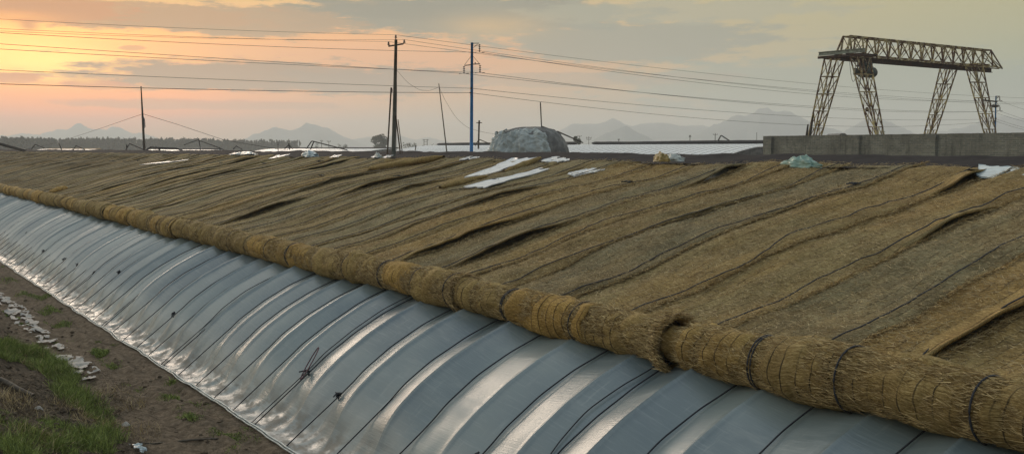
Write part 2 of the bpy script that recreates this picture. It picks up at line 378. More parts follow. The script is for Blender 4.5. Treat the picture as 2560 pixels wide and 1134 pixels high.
# ---------------------------------------------------------------- straw mats
ROLL_S, ROLL_R = 2.44, .235
def roll_c(y):
    return (XB+ROLL_S+(vn(y*.35, 0*np.asarray(y), 31)-.5)*.15, PZ(ROLL_S)+ROLL_R+.0+(vn(y*.4, 0*np.asarray(y)+3, 32)-.5)*.09)
def mat_top(s, y, amp=1.):
    e = sm(s, 2.6, 3.6)
    nr_ = 1+1.6*(1-sm(y, 7, 20)); d = (fbm(y*1.15+s*.10, s*.42, 41)-.5)*.10*nr_+(vn(y*3.2+s*.25, s*.9, 44)-.5)*.055+(vn(y*7+s, s*4.5, 45)-.5)*.022
    return d*e*amp*(1-.35*sm(s, 8, 10))
def make_mat(y0, wdt, root, seed, unique=True, detail=1.0, send=10.35, sp=''):
    ra = random.Random(seed); na = 15 if detail > .6 else 8; ns = int(150*detail)
    a = np.linspace(0, 1, na); s = np.linspace(2.55, send, ns); A, S = np.meshgrid(a, s, indexing='ij')
    w1 = (vn(S*.55, 0*S+seed*3.1, 51)-.5)*.22+(vn(S*2.1, 0*S+seed*1.3, 52)-.5)*.07
    w2 = (vn(S*.55, 0*S+seed*3.1+3.1, 51)-.5)*.22
    Y = y0+A*wdt+w1*(1-A)+w2*A
    if unique: top = mat_top(S, Y)
    else: top = mat_top(S, Y+seed*13, .55)
    lift = (1 if unique and y0 < 28 else .45)*np.clip(vn(S*.42, 0*S+seed*2.3, 53)-.60, 0, 1)*.42*np.exp(-A/.16)+(vn(S*3, 0*S+seed, 54))*.02*np.exp(-A/.1)
    lapf = ra.choice([.05, .15, .3, .5, .9]); lap = lapf*.038*(1-A)**2+lift*sm(S, 2.9, 3.8)*(1-sm(S, 9.7, 10.3)*.6)
    bel = np.sin(A*PI)*.035
    Zo = .035+top+lap+bel
    endw = (vn(A*6, 0*A+seed, 55)-.5)*.5*sm(S, 9.5, send)
    nx, nz = PN(S)
    P = np.stack([XB+S+nx*Zo+endw, Y, PZ(S)+nz*Zo-.02*sm(S, send-.15, send)], -1)
    # thickness: near edge and its return underneath
    e0 = P[:1].copy(); e0[..., 2] -= .035; e0[..., 1] += .004; e1 = e0.copy(); e1[..., 1] += .22; e1[..., 2] -= .0
    P = np.concatenate([e1, e0, P], 0)
    AA = np.concatenate([A[:1]+.2, A[:1]-.03, A], 0); UVu = y0+AA*wdt; UVa = np.concatenate([S[:1], S[:1], S], 0)
    sheet = fast_mesh('matting', P.reshape(-1, 3), gridq(P.shape[0], P.shape[1]), M_mat, root, np.stack([UVu+seed*.37, UVa], -1).reshape(-1, 2))
    # rolled end
    nl, nt_ = (52, 64) if detail > .6 else (14, 18)
    ya = y0-.03+(.07 if 'flare' in sp else 0); yb = y0+wdt*.93+.03; yl = np.linspace(ya, yb, nl); th = np.arange(nt_)*2*PI/nt_
    r0 = ROLL_R*ra.uniform(.90, 1.10); tap = ra.uniform(-.05, .05); th0 = ra.uniform(.3, 1.6)
    YL, TH = np.meshgrid(yl, th, indexing='ij'); q = (YL-ya)/(yb-ya)
    lobes = (vn(YL*3.2+seed*3, TH*1.0, 61)-.5)*.035+(vn(YL*9+seed*3, TH*3.0, 62)-.5)*.020
    lobes = lobes*np.sin(np.clip(TH/(2*PI)*1.0, 0, 1)*PI)**.5
    ropeq = .16; pinch = -.040*np.exp(-((q-ropeq)/.055)**2)-.028*np.exp(-((q-.62)/.05)**2)*(seed % 3 == 1)
    bulge = .022*np.sin((q-.1)*PI); lip = (((TH-th0-(vn(YL*1.6, 0*TH+seed, 66)-.5)*1.6)/(2*PI)) % 1)*.028-.014
    Rr = r0+tap*(q-.5)+lobes*1.5+pinch+bulge+lip+(.085*np.exp(-q/.10) if 'flare' in sp else 0)-(.085*sm(q, .78, .88) if 'thin' in sp else 0)+(.045*np.sin(np.clip(q, 0, 1)*PI)**.5 if 'fat' in sp else 0)
    fl = ra.uniform(0, 1); flare = (.035*np.exp(-(1-q)/.08) if fl > .5 else .0*q)
    Rr = Rr+flare
    cx, cz = roll_c(YL)
    P = np.stack([cx+Rr*np.cos(TH), YL+(vn(TH*3, 0*TH+seed, 63)-.5)*.05*(np.abs(q-.5)*2)**6, cz+Rr*np.sin(TH)*.96], -1)
    capa = P[:1].copy(); ca = capa.mean(1, keepdims=True); capa1 = ca+(capa-ca)*.86; capa2 = capa1.copy(); capa2[..., 1] += .12; capa2 = ca+(capa2-ca)*.9
    capb = P[-1:].copy(); cb_ = capb.mean(1, keepdims=True); capb1 = cb_+(capb-cb_)*.86; capb2 = capb1.copy(); capb2[..., 1] -= .12
    P = np.concatenate([capa2, capa1, P, capb1, capb2], 0)
    UU = np.concatenate([YL[:1], YL[:1], YL, YL[-1:], YL[-1:]], 0)+seed*.37; VV = np.broadcast_to(th*r0, UU.shape)
    rl = fast_mesh('rolled_end', P.reshape(-1, 3), gridq(P.shape[0], nt_, True)[:, ::-1], M_roll, root, np.stack([UU, VV+seed], -1).reshape(-1, 2))
    # rope: ridge to roll, then round the roll
    yro = y0+ropeq*(wdt*.93)-.03; mb = MB()
    s = np.linspace(send-.1, 2.95, 110); wob = (vn(s*.8, 0*s+seed*5.1, 71)-.5)*.30*sm(s, 2.9, 4)+(vn(s*2.8, 0*s+seed*5.1, 72)-.5)*.07
    yy = yro+wob; aa = np.clip((yy-y0)/wdt, 0, 1)
    tp = mat_top(s, yy if unique else yy+seed*13, 1. if unique else .55); zo = .035+tp+.038*(1-aa)**2+np.sin(aa*PI)*.035+np.clip(vn(s*.42, 0*s+seed*2.3, 53)-.60, 0, 1)*.42*np.exp(-aa/.16)*sm(s, 2.9, 3.8)+.012
    nx, nz = PN(s); p1 = np.stack([XB+s+nx*zo, yy, PZ(s)+nz*zo], -1)
    if not unique: p1[:, 2] -= .004
    cx0, cz0 = roll_c(np.array(yro)); t = np.linspace(.35, .35+2*PI, 36); rr = r0+.010+(.035 if 'fat' in sp else 0)
    p2 = np.stack([cx0+rr*np.cos(t), yro+.015*np.sin(t*1.3+seed), cz0+rr*.96*np.sin(t)], -1)
    mb.tube(p1, .0085, 5); mb.tube(p2, .0095 if y0 < 14 else .006, 5)
    if seed % 3 == 1 and y0 < 20: mb.tube(p2+np.array([0, .035, 0]), .010, 5)
    if seed % 4 == 2:
        kx = p1[12+seed % 30]
        for q_ in range(6): mb.tube(np.array([kx, kx+[ra.gauss(0, .05), ra.gauss(0, .06), .03], kx+[ra.gauss(0, .08), ra.gauss(0, .09), .01]]), .011, 5)
    mb.build('pull_rope', M_rope, root)
    return sheet, rl, r0
def strands(n, fpos, fdir, lmin, lmax, w, name, mat, parent, seed):
    g = np.random.default_rng(seed); p = fpos(g, n); d = fdir(g, p, n); L = g.uniform(lmin, lmax, (n, 1))*g.uniform(.5, 1, (n, 1))
    side = np.cross(d, g.normal(size=(n, 3))); side /= np.linalg.norm(side, axis=1)[:, None]+1e-9
    ww = w*g.uniform(.5, 1.2, (n, 1)); a = p-side*ww; b = p+side*ww; c = p+d*L
    v = np.stack([a, b, c], 1).reshape(-1, 3); q = np.arange(n*3).reshape(-1, 3)
    tone = np.repeat(g.beta(.9, 1.1, n), 3)
    return fast_mesh(name, v, q, mat, parent, None, tone, smooth=False)
def add_straw(root, sheet, rl, y0, wdt, r0, seed, send, dens, sp=''):
    nr = int(7500*dens)
    def fp(g, n):
        y = g.uniform(y0-.03, y0+wdt*.93, n); th = g.uniform(-.3, PI+1.0, n); cx, cz = roll_c(y); rr = r0+g.uniform(-.005, .012, n); q = (y-y0)/(wdt*.93)
        if 'fat' in sp: rr = rr+.045*np.sin(np.clip(q, 0, 1)*PI)**.5
        if 'thin' in sp: rr = rr-.085*sm(q, .78, .88)
        if 'flare' in sp: rr = rr+.085*np.exp(-q/.10); y = np.maximum(y, y0+.05)
        return np.stack([cx+rr*np.cos(th), y, cz+rr*.96*np.sin(th)], -1)
    def fd(g, p, n):
        cx, cz = roll_c(p[:, 1]); rad = np.stack([p[:, 0]-cx, 0*cx, p[:, 2]-cz], -1); rad /= np.linalg.norm(rad, axis=1)[:, None]
        tan = np.cross(rad, [0, 1, 0]); sg_ = np.where(g.random(n) < .5, 1, -1)[:, None]
        d = np.array([0, 1, 0])*sg_+tan*g.normal(0, .32, (n, 1))+rad*np.abs(g.normal(.03, .075, (n, 1)))
        return d/np.linalg.norm(d, axis=1)[:, None]
    strands(nr, fp, fd, .05, .21, .0034, 'loose_stalk_layer', M_strand, rl, seed)
    nm = int(9000*dens)
    def fp2(g, n):
        s = 2.9+(send-2.9)*g.random(n)**1.2; a = g.random(n); y = y0+a*wdt; zo = .04+mat_top(s, y)+.038*(1-a)**2+np.sin(a*PI)*.035+.008
        nx, nz = PN(s); return np.stack([XB+s+nx*zo, y, PZ(s)+nz*zo], -1)
    def fd2(g, p, n):
        d = np.stack([g.normal(0, .45, n), np.where(g.random(n) < .5, 1, -1)*g.uniform(.3, 1, n), np.abs(g.normal(.05, .10, n))], -1); d[:, 2] += d[:, 0]*.3
        return d/np.linalg.norm(d, axis=1)[:, None]
    ne = int(3200*dens)
    def fp3(g, n):
        s = 2.9+(send-2.9)*g.random(n); lift_ = np.clip(vn(s*.42, 0*s+seed*2.3-6.9*0, 53)-.56, 0, 1)*0; y = y0+(vn(s*.55, 0*s+(seed-897)*3.1, 51)-.5)*.22+(vn(s*2.1, 0*s+(seed-897)*1.3, 52)-.5)*.07+g.normal(0, .015, n)
        nx, nz = PN(s); zo = .06+mat_top(s, y)+.02; return np.stack([XB+s+nx*zo, y, PZ(s)+nz*zo], -1)
    def fd3(g, p, n):
        d = np.stack([g.normal(0, .6, n), -g.uniform(.2, 1, n), g.normal(.05, .25, n)], -1); return d/np.linalg.norm(d, axis=1)[:, None]
    strands(ne, fp3, fd3, .04, .14, .0035, 'frayed_edge', M_strand, sheet, seed+700)
    strands(nm, fp2, fd2, .04, .15, .0030, 'loose_stalk_layer', M_strandg, sheet, seed+500)
def frayed(root, rl, y, dirn, r0, seed, n=500):
    """straws flaring out of an open end of a roll"""
    def fp(g, m):
        th = g.uniform(-.6, PI+1.2, m); cx, cz = roll_c(np.full(m, y)); rr = r0+g.uniform(-.03, .02, m)
        return np.stack([cx+rr*np.cos(th), y+g.uniform(-.10, .03, m)*dirn, cz+rr*.96*np.sin(th)], -1)
    def fd(g, p, m):
        cx, cz = roll_c(p[:, 1]); rad = np.stack([p[:, 0]-cx, 0*cx, p[:, 2]-cz], -1); rad /= np.linalg.norm(rad, axis=1)[:, None]
        d = np.array([0, dirn, 0])+rad*g.uniform(.0, .40, (m, 1))+g.normal(0, .08, (m, 3)); return d/np.linalg.norm(d, axis=1)[:, None]
    strands(n, fp, fd, .06, .20, .0045, 'frayed_edge', M_strand, rl, seed)
def Yroll(px, py): r = ray(px, py); return (XB+ROLL_S)*r[1]/r[0]
bounds = [Yroll(2560, 1060)-2.2, Yroll(2560, 1060)-1.0]
for px, py in ((2540, 1050), (2165, 960), (1960, 915), (1690, 850), (1310, 780), (1155, 735), (985, 690), (810, 660)): bounds.append(Yroll(px, py))
bounds = sorted(bounds)
bl = [bounds[0]]
for y in bounds[1:]:
    gap = y-bl[-1]
    if gap < .7: continue
    if gap > 1.7: bl.append(bl[-1]+gap/2)
    bl.append(y)
while bl[-1] < 122: bl.append(bl[-1]+random.uniform(1.0, 1.22))
labels = ['straw mat at the right edge whose thick roll leaves the picture',
 'straw mat rolled into the fat sagging bulge nearest the camera',
 'straw mat rolled up beside the fat bulge, tied by a steep dark rope',
 'straw mat whose short roll shows stitched rings beside the dark open gap',
 'straw mat with the frayed skirt of its roll open over the dark gap',
 'straw mat with thin dark stitched rings, left of the gap roll',
 'straw mat whose roll is tied by double rope beside the bristling straw tuft',
 'straw mat with a bristling tuft of straw sticking off its roll',
 'straw mat next beyond the bristling tuft, smooth golden roll',
 'straw mat second beyond the bristling tuft, with one rope round its roll']
mats = []; protos = []; SP = {}
for px, py in ((1690, 850), (1155, 735)):
    j = int(np.argmin(np.abs(np.array(bl)-Yroll(px, py)))); SP[j] = 'flare' if px > 1500 else ''; SP[j-1] = 'thin' if px > 1500 else ''
kf_ = int(np.argmin(np.abs(np.array(bl)-Yroll(2540, 1050)))); SP[kf_] = 'fat'; SP[kf_+1] = 'fat'
for i in range(len(bl)-1):
    y0 = bl[i]; wdt = (bl[i+1]-bl[i])*1.11
    if i < len(labels): lab = labels[i]; grp = 'straw mats laid side by side over the greenhouse roof'
    elif y0 < 45: lab = 'long brown straw mat running up the middle stretch of the roof from the roll'; grp = 'straw mats on the middle stretch of the roof'
    else: lab = 'far straw mat on the distant left stretch of the roof'; grp = 'straw mats on the distant stretch of the roof'
    if y0 < 45:
        send = 10.3+random.uniform(-.15, .25); root = empty('straw_mat', (XB+2.55, y0, PZ(2.55)), lab, 'straw mat', grp)
        det = 1.0 if y0 < 26 else .7
        sh, rl, r0 = make_mat(y0, wdt, root, i+3, True, det, send, SP.get(i, ''))
        if y0 < 30: add_straw(root, sh, rl, y0, wdt, r0, i+900, send, 1.0 if y0 < 18 else .45, SP.get(i, ''))
        mats.append((root, rl, y0, wdt, r0))
    else:
        if len(protos) < 7:
            root = empty('straw_mat', (XB+2.55, y0, PZ(2.55)), lab, 'straw mat', grp); make_mat(y0, 1.25, root, i+3, False, .5, 10.4); protos.append(root)
        else:
            src = protos[random.randrange(7)]; c = src.copy(); C.objects.link(c); c.location.y = y0; c['label'] = lab; c['group'] = grp
            for ch in src.children:
                d = ch.copy(); C.objects.link(d); d.parent = c
for px in (1690, 1155):
    yb = Yroll(px, 850 if px == 1690 else 735)
    j = min(range(len(mats)), key=lambda q: abs(mats[q][2]-yb)); root, rl, y0, wdt, r0 = mats[j]
    frayed(root, rl, y0+(.09 if px > 1500 else -.02), -1, r0+(.075 if px > 1500 else .01), j+77, 1300 if px > 1500 else 700)
print('bounds', [round(b, 2) for b in bl[:14]])
# patches of bare white film between the mats near the ridge
def patch(pts, label, mat=M_white, off=.11, thick=.02, name='film_sheet', cat='plastic sheet', bumpz=.02, grp=None, jt=1.):
    q = [hit(x, y, off) for x, y in pts]; n = len(q)
    if n > 4: q = [q[0], q[1], q[-2], q[-1]] if n == 5 else q[:4]
    a, b_, c, d = [np.array(k_) for k_ in q]; m = 14
    t = np.linspace(0, 1, m); TT, UU = np.meshgrid(t, t, indexing='ij')
    Q = (a*(1-TT[..., None])+b_*TT[..., None])*(1-UU[..., None])+(d*(1-TT[..., None])+c*TT[..., None])*UU[..., None]
    jit = (np.stack([vn(TT*7, UU*7, 81), vn(TT*7, UU*7, 82)], -1)-.5)*np.array([.24, .14])*jt
    Q = Q+jit; s, y = Q[..., 0], Q[..., 1]; s = np.clip(s, 0, 10.6)
    z = PZ(s)+off+(vn(s*3, y*3, 83)-.5)*bumpz
    P = np.stack([XB+s, y, z], -1); P2 = P.copy(); P2[..., 2] -= thick
    mb = MB(); mb.grid(P); n0 = mb.n; mb.grid(P2, flip=True)
    bd = [(i, 0) for i in range(m)]+[(m-1, j) for j in range(1, m)]+[(i, m-1) for i in range(m-2, -1, -1)]+[(0, j) for j in range(m-2, 0, -1)]
    for k_ in range(len(bd)):
        (i1, j1), (i2, j2) = bd[k_], bd[(k_+1) % len(bd)]; mb.f.append((i1*m+j1, i2*m+j2, n0+i2*m+j2, n0+i1*m+j1))
    return tag(mb.build(name, mat), label, cat, grp)
patch([(1152, 444), (1275, 396), (1345, 393), (1215, 436)], 'upper of the two long white film strips near the middle of the ridge')
patch([(1150, 466), (1345, 421), (1368, 422), (1210, 468)], 'lower long white film strip below its twin near the middle of the ridge')
patch([(1414, 432), (1478, 422), (1508, 423), (1432, 441)], 'short white film strip right of the two long strips')
patch([(1350, 404), (1386, 391), (1421, 399), (1396, 403)], 'white film scrap at the ridge just above the short strip')
patch([(2441, 440), (2446, 412), (2528, 416), (2484, 446)], 'large white film sheet at the ridge near the right edge', M_bluefilm, jt=.35)
patch([(2512, 441), (2530, 418), (2590, 420), (2575, 442)], 'white film sheet cut by the right edge at the ridge', M_bluefilm, jt=.35)
patch([(668, 397), (690, 389), (724, 385), (706, 391)], 'slim white film strip at the ridge left of the concrete pole', off=.12)
patch([(824, 394), (832, 388), (852, 387), (846, 392)], 'small white film scrap between the slim strip and the pole', off=.12)
patch([(344, 412), (410, 404), (474, 398), (425, 405)], 'glinting thin white strip on the mats right of the guyed mast', off=.11)
patch([(1147, 398), (1170, 392), (1196, 392), (1176, 397)], 'white film strip at the ridge under the blue pole', off=.11)
patch([(930, 392), (934, 389), (950, 389), (946, 392)], 'tiny white scrap at the foot of the concrete pole, left side', off=.12)
patch([(958, 393), (964, 389), (980, 388), (974, 392)], 'tiny white scrap touching the foot of the concrete pole', off=.12)
patch([(930, 431), (936, 428), (958, 429), (950, 432)], 'thin white scrap under the golden folded mat', off=.10)
# heaps of crumpled film on the ridge
def heap(px0, px1, ytop, ybase, X, mat, label, seed, name='film_heap', ymat=None):
    c = WX((px0+px1)/2, ybase, X); a = WX(px0, ybase, X); b2 = WX(px1, ybase, X); wv = (b2-a)/2; h = abs(WX((px0+px1)/2, ytop, X)[2]-c[2])
    L = np.linalg.norm(wv); wv /= L; dv = np.array([.8, .6, 0]); n, m = 60, 26; mb = MB(); th = np.linspace(0, 2*PI, n, endpoint=False); ph = np.linspace(0, 1, m)
    T, Hh = np.meshgrid(th, ph, indexing='ij'); rad = np.sqrt(1-Hh**2.2)*(1+.25*(vn(T*2.5+seed, Hh*3, 91)-.5)+.12*np.sin(T*7+seed))
    q = fbm(np.cos(T)*3*rad+seed, np.sin(T)*3*rad+Hh*2, 92, 4)-.5; z = Hh*h*(1+.9*q*(.3+Hh)); rad = rad*(1+.5*(fbm(T*3+seed, Hh*5, 93, 3)-.5))
    P = c+wv*(L*rad*np.cos(T))[..., None]+dv*(.45*L*rad*np.sin(T))[..., None]; P[..., 2] = c[2]+z-.06
    mb.grid(P, cu=True); o = mb.build(name, mat); return tag(o, label, 'plastic sheet')
heap(1955, 2045, 384, 411, 14.9, M_greenfilm, 'low green crumpled plastic sheet heaped on the ridge', 3)
heap(1634, 1672, 376, 397, 14.8, M_yellow, 'yellow part of the plastic bundle on the ridge', 5)
heap(1655, 1708, 380, 396, 15.1, M_cloud, 'milky plastic bundle beside the yellow one on the ridge', 8)
heap(758, 792, 374, 388, 15.2, M_bluefilm, 'pointed pale blue film heap on the ridge in front of the bent frame', 11)
heap(585, 632, 376, 383, 15.4, M_bluefilm, 'low pale blue film heap far left of the bent frame', 14)
heap(936, 952, 378, 391, 15.0, M_cloud, 'small grey film heap left of the concrete pole foot', 17)
# folded golden mat lying loose
def loose_mat(px0, py0, px1, py1, r, label, seed, ratio=.45):
    (s0, y0), (s1, y1) = hit(px0, py0, .1), hit(px1, py1, .1); t = np.linspace(0, 1, 40); th = np.linspace(0, 2*PI, 16, endpoint=False)
    T, TH = np.meshgrid(t, th, indexing='ij'); s = s0+(s1-s0)*T; y = y0+(y1-y0)*T; env = np.sin(np.clip(T, .03, .97)*PI)**.35
    rr = r*env*(1+.3*(vn(T*9+seed, TH*1.5, 95)-.5)); d = np.array([s1-s0, y1-y0]); d /= np.linalg.norm(d)
    P = np.stack([XB+s-d[1]*rr*np.cos(TH), y+d[0]*rr*np.cos(TH), PZ(s)+.08+rr*ratio*np.sin(TH)+r*.2], -1)
    o = fast_mesh('folded_mat', P.reshape(-1, 3), gridq(40, 16, True), M_roll, None, np.stack([T*3, TH*r*2], -1).reshape(-1, 2)); tag(o, label, 'straw mat')
loose_mat(925, 425, 1110, 396, .30, 'golden straw mat folded over below the concrete pole', 2, .42)
loose_mat(1100, 470, 1215, 442, .16, 'ragged brown straw fold beside the long white strips', 4, .5)
loose_mat(1350, 395, 1260, 430, .12, 'ragged straw bundle lying between the long white strips', 6, .6)
loose_mat(125, 482, 165, 470, .22, 'dark curled straw fold just above the far part of the roll', 8, .6)
# ---------------------------------------------------------------- ground
def ground_z(x, y):
    b_ = np.clip(3.15-x+(vn(y*.6, 0*x+2, 101)-.5)*.5, 0, 5)*.42
    near = sm(y, -20, -10)*(1-sm(y, 70, 90))*sm(x, -12, -4)*(1-sm(x, 4.9, 5.4))
    b_ = b_*near*sm(x, -14, -2.5)
    d = (fbm(x*.9, y*.9, 102, 3)-.5)*.10+(fbm(x*3.3, y*3.3, 104, 4)-.5)*.11+(vn(x*14, y*14, 106)-.5)*.022
    tr = -.06*np.exp(-((x-3.95-.12*np.sin(y*.8))/.16)**2)-.05*np.exp(-((x-4.45-.05*np.sin(y*1.3))/.10)**2)+.04*np.exp(-((x-4.2-.08*np.sin(y))/.12)**2)+(fbm(x*6, y*1.1, 108, 3)-.5)*.07
    amp = .55+.9*(x < 3.2)
    return b_+(d*amp+tr)*near*(1-.8*sm(x, 4.5, 4.8))-.012
gx = np.unique(np.concatenate([np.linspace(-320, -20, 8), np.linspace(-20, .8, 30), np.arange(.8, 5.2, .035), np.linspace(5.3, 40, 14), np.geomspace(45, 4000, 26)]))
gy = np.unique(np.concatenate([np.linspace(-320, -20, 8), np.linspace(-20, 4, 16), np.arange(4, 16, .045), np.arange(16, 42, .09), np.linspace(43, 150, 30), np.geomspace(160, 4000, 26)]))
GX, GY = np.meshgrid(gx, gy, indexing='ij')
g = fast_mesh('ground', np.stack([GX, GY, ground_z(GX, GY)], -1).reshape(-1, 3), gridq(len(gx), len(gy)), M_soil); tag(g, kind='structure')
def ghit(px, py):
    r = ray(px, py); t = 1.
    for t in np.linspace(.0005, .02, 4000):
        p = CAM+r*t
        if p[2] < ground_z(p[0], p[1]): return p
    return p
# clods
mb = MB(); ico = None
bm = bmesh.new(); bmesh.ops.create_icosphere(bm, subdivisions=1, radius=1); iv = np.array([v.co[:] for v in bm.verts]); ifc = [[v.index for v in f.verts] for f in bm.faces]; bm.free()
for _ in range(3000):
    x = random.uniform(1.2, 4.6); y = random.uniform(6, 30)
    if x > 3.2 and random.random() < .85: continue
    r = random.choice([.012, .018, .025, .04])*random.uniform(.7, 1.3)
    M3 = np.diag([r*random.uniform(.7, 1.4), r*random.uniform(.7, 1.4), r*.7]); v = (iv*(1+.3*rng.normal(size=(12, 1)).repeat(1, 1)*.5)) @ M3
    mb.add(v+[x, y, float(ground_z(np.array(x), np.array(y)))+r*.2], ifc)
tag(mb.build('soil_clods', M_soil, smooth=False), kind='stuff')
# grass
def blades(centres, name, label, seed, mat=M_grass, h=(.06, .16), w=.0035, lean=.45, kind='stuff'):
    g_ = np.random.default_rng(seed); P_, D2 = [], []
    for (px, py, rad, n) in centres:
        c = ghit(px, py); rr = rad*1.25*g_.random(n)**.8; rr = rr*(.6+.8*vn(g_.uniform(0, 6.28, 1)+np.zeros(n), rr*3, 99)); th = g_.uniform(0, 2*PI, n)
        x = c[0]+rr*np.cos(th)*.7; y = c[1]+rr*np.sin(th)*1.5
        P_.append(np.stack([x, y, ground_z(x, y)-.005], -1))
    p = np.concatenate(P_); n = len(p)
    d = np.stack([g_.normal(0, lean, n), g_.normal(0, lean, n), np.ones(n)], -1); d /= np.linalg.norm(d, axis=1)[:, None]
    keep = fbm(p[:, 0]*3.5, p[:, 1]*2.2, 97, 3); L = (h[0]+(h[1]-h[0])*g_.random((n, 1))**1.6)*(.35+1.1*sm(keep, .3, .65))[:, None]; side = np.cross(d, g_.normal(size=(n, 3))); side /= np.linalg.norm(side, axis=1)[:, None]
    bend = np.stack([g_.normal(0, .3, n), g_.normal(0, .3, n), -.25*np.ones(n)], -1)
    m1 = p+d*L*.55; c = p+d*L+bend*L*.5; ww = w*g_.uniform(.6, 1.3, (n, 1))
    v = np.stack([p-side*ww, p+side*ww, m1+side*ww*.8, m1-side*ww*.8, m1-side*ww*.8, m1+side*ww*.8, c+side*ww*.1, c-side*ww*.1], 1).reshape(-1, 3)
    q = np.arange(n*8).reshape(-1, 4); tone = np.repeat(g_.random(n), 8)
    o = fast_mesh(name, v, q, mat, None, None, tone, False); return tag(o, kind=kind, label=label)
blades([(60, 880, .55, 5200), (110, 910, .45, 4200), (150, 935, .28, 2600), (30, 868, .4, 2600), (0, 880, .5, 2600), (210, 1010, .35, 1700), (180, 985, .3, 1200), (240, 1045, .25, 1200), (190, 1085, .35, 1800), (160, 1120, .3, 1400), (130, 1060, .2, 700), (40, 1120, .35, 1300), (270, 1090, .2, 600), (230, 1120, .3, 900), (0, 1050, .3, 500), (90, 1100, .3, 600)],
       'grass', 'green grass growing on the soil bank', 5, h=(.07, .21))
blades([(255, 885, .16, 900), (240, 880, .10, 500), (290, 915, .14, 300), (100, 745, .25, 600), (125, 775, .25, 700), (155, 812, .18, 450), (20, 700, .3, 500), (420, 990, .18, 450), (460, 1040, .16, 350), (590, 1098, .14, 450), (480, 1045, .10, 150), (430, 955, .08, 120), (60, 735, .25, 300), (125, 730, .08, 200), (540, 1080, .15, 150)],
       'path_weeds', 'low weeds growing along the bare path', 6, h=(.025, .085), w=.005, lean=.8)
blades([(60, 890, .6, 900), (140, 930, .4, 600), (200, 1030, .5, 600), (100, 1090, .6, 900), (20, 1000, .6, 500), (300, 1000, .5, 250), (330, 1080, .4, 250)], 'dead_stems', 'dead yellow stems among the grass on the bank', 12, M_strandg, (.06, .20), .003, .6)
blades([(x+rng.uniform(-30, 30), 700+(x-60)*.66+rng.uniform(-15, 90), .10, 70) for x in range(30, 640, 22)], 'path_weeds', 'sparse small weeds along the soil path', 13, M_grass, (.015, .05), .004, .9)
blades([(x, y, .5, 260) for x in range(0, 360, 60) for y in range(960, 1134, 40)]+[(x, y, .5, 110) for x in range(0, 700, 90) for y in range(int(700+x*.6), 1134, 80)], 'dry_litter', 'dry stalks and litter lying on the soil', 8, M_litter, (.03, .14), .003, 2.2)
# strip of torn mulch film with seedlings
def scrap(px, py, sx, sy, seed, mat, label, grp=None):
    c = ghit(px, py); n = 18; a = np.linspace(-1, 1, n); A, B = np.meshgrid(a, a, indexing='ij')
    ang = np.arctan2(B, A); rr = np.maximum(abs(A), abs(B)); k = rr*(.35+1.2*(fbm(np.cos(ang)*3+seed, np.sin(ang)*3+seed, 111, 3)))
    x = c[0]+np.cos(ang)*k*sx; y = c[1]+np.sin(ang)*k*sy
    z = ground_z(x, y)+.006+(fbm(x*14+seed, y*14, 112, 3))*.06*(1-rr**2)
    mb = MB(); P = np.stack([x, y, z], -1); mb.grid(P, flip=True); P2 = P.copy(); P2[..., 2] -= .006; mb.grid(P2)
    return tag(mb.build('mulch_scrap', mat), label, 'plastic scrap', grp)
A0 = ghit(-30, 722); A1 = ghit(225, 952); L_ = A1[1]-A0[1]; nA, nB = 420, 34; t = np.linspace(0, 1, nA); b = np.linspace(-1, 1, nB); TA, TB = np.meshgrid(t, b, indexing='ij')
xm = A0[0]+(A1[0]-A0[0])*TA+(vn(TA*14, 0*TA, 113)-.5)*.16; ym = A0[1]+L_*TA; wd = .19+.10*vn(TA*9, 0*TA+4, 114); xx_ = xm+TB*wd; yy_ = ym
zz_ = ground_z(xx_, yy_)+.012+fbm(xx_*9, yy_*5, 115, 3)*.075
Pm = np.stack([xx_, yy_, zz_], -1); qm = gridq(nA, nB)[:, ::-1]; fm = fbm(xx_*8.5, yy_*4.2, 116, 4)-.16*np.abs(TB)**3-.10*(TA > .97)
kf = fm.reshape(-1)[qm].mean(1) > .465; o = fast_mesh('mulch_film', Pm.reshape(-1, 3), qm[kf], M_mulch); tag(o, 'strip of pale torn mulch film lying on soil at the foot of the bank', 'mulch film')
scrap(345, 1118, .09, .14, 77, M_bluefilm, 'crumpled grey plastic scrap at the bottom edge of the soil')
scrap(315, 1062, .05, .09, 78, M_mulch, 'single pinkish paper scrap on the dark soil right of the grass')
scrap(98, 1022, .05, .08, 79, M_mulch, 'small pale scrap on the bank below the fallen log')
blades([(x, y, .045, 60) for x, y in ((10, 778), (45, 795), (52, 810), (70, 812), (95, 842), (110, 843), (138, 858), (150, 873), (148, 887), (178, 905), (190, 920), (20, 790))], 'seedlings', 'dark green seedlings poking through the mulch film', 9, h=(.03, .07), w=.009, lean=.9)
# log, stick
def logobj(pts, r, label, name='fallen_branch', n=9, mat=M_wood):
    P = []
    for px, py in pts: p = ghit(px, py); p[2] += r*.7; P.append(p)
    P = np.array(P); t = np.linspace(0, 1, 30); Q = np.stack([np.interp(t, np.linspace(0, 1, len(P)), P[:, k]) for k in range(3)], -1)
    Q += (np.stack([vn(t*5, t*0+k, 121) for k in range(3)], -1)-.5)*r*.8
    mb = MB(); mb.tube(Q, r*(1-.35*t)*(1+.2*(vn(t*12, 0*t, 122)-.5)), n); return tag(mb.build(name, mat), label, 'branch')
logobj([(-60, 930), (0, 955), (88, 998)], .052, 'thick grey log lying on the bank at the left edge', 'fallen_log')
logobj([(545, 1098), (460, 1103), (385, 1110), (350, 1108)], .016, 'long thin stick lying on the path near the bottom')
logobj([(232, 915), (236, 905)], .012, 'short pale stick on the path near the mulch strip')
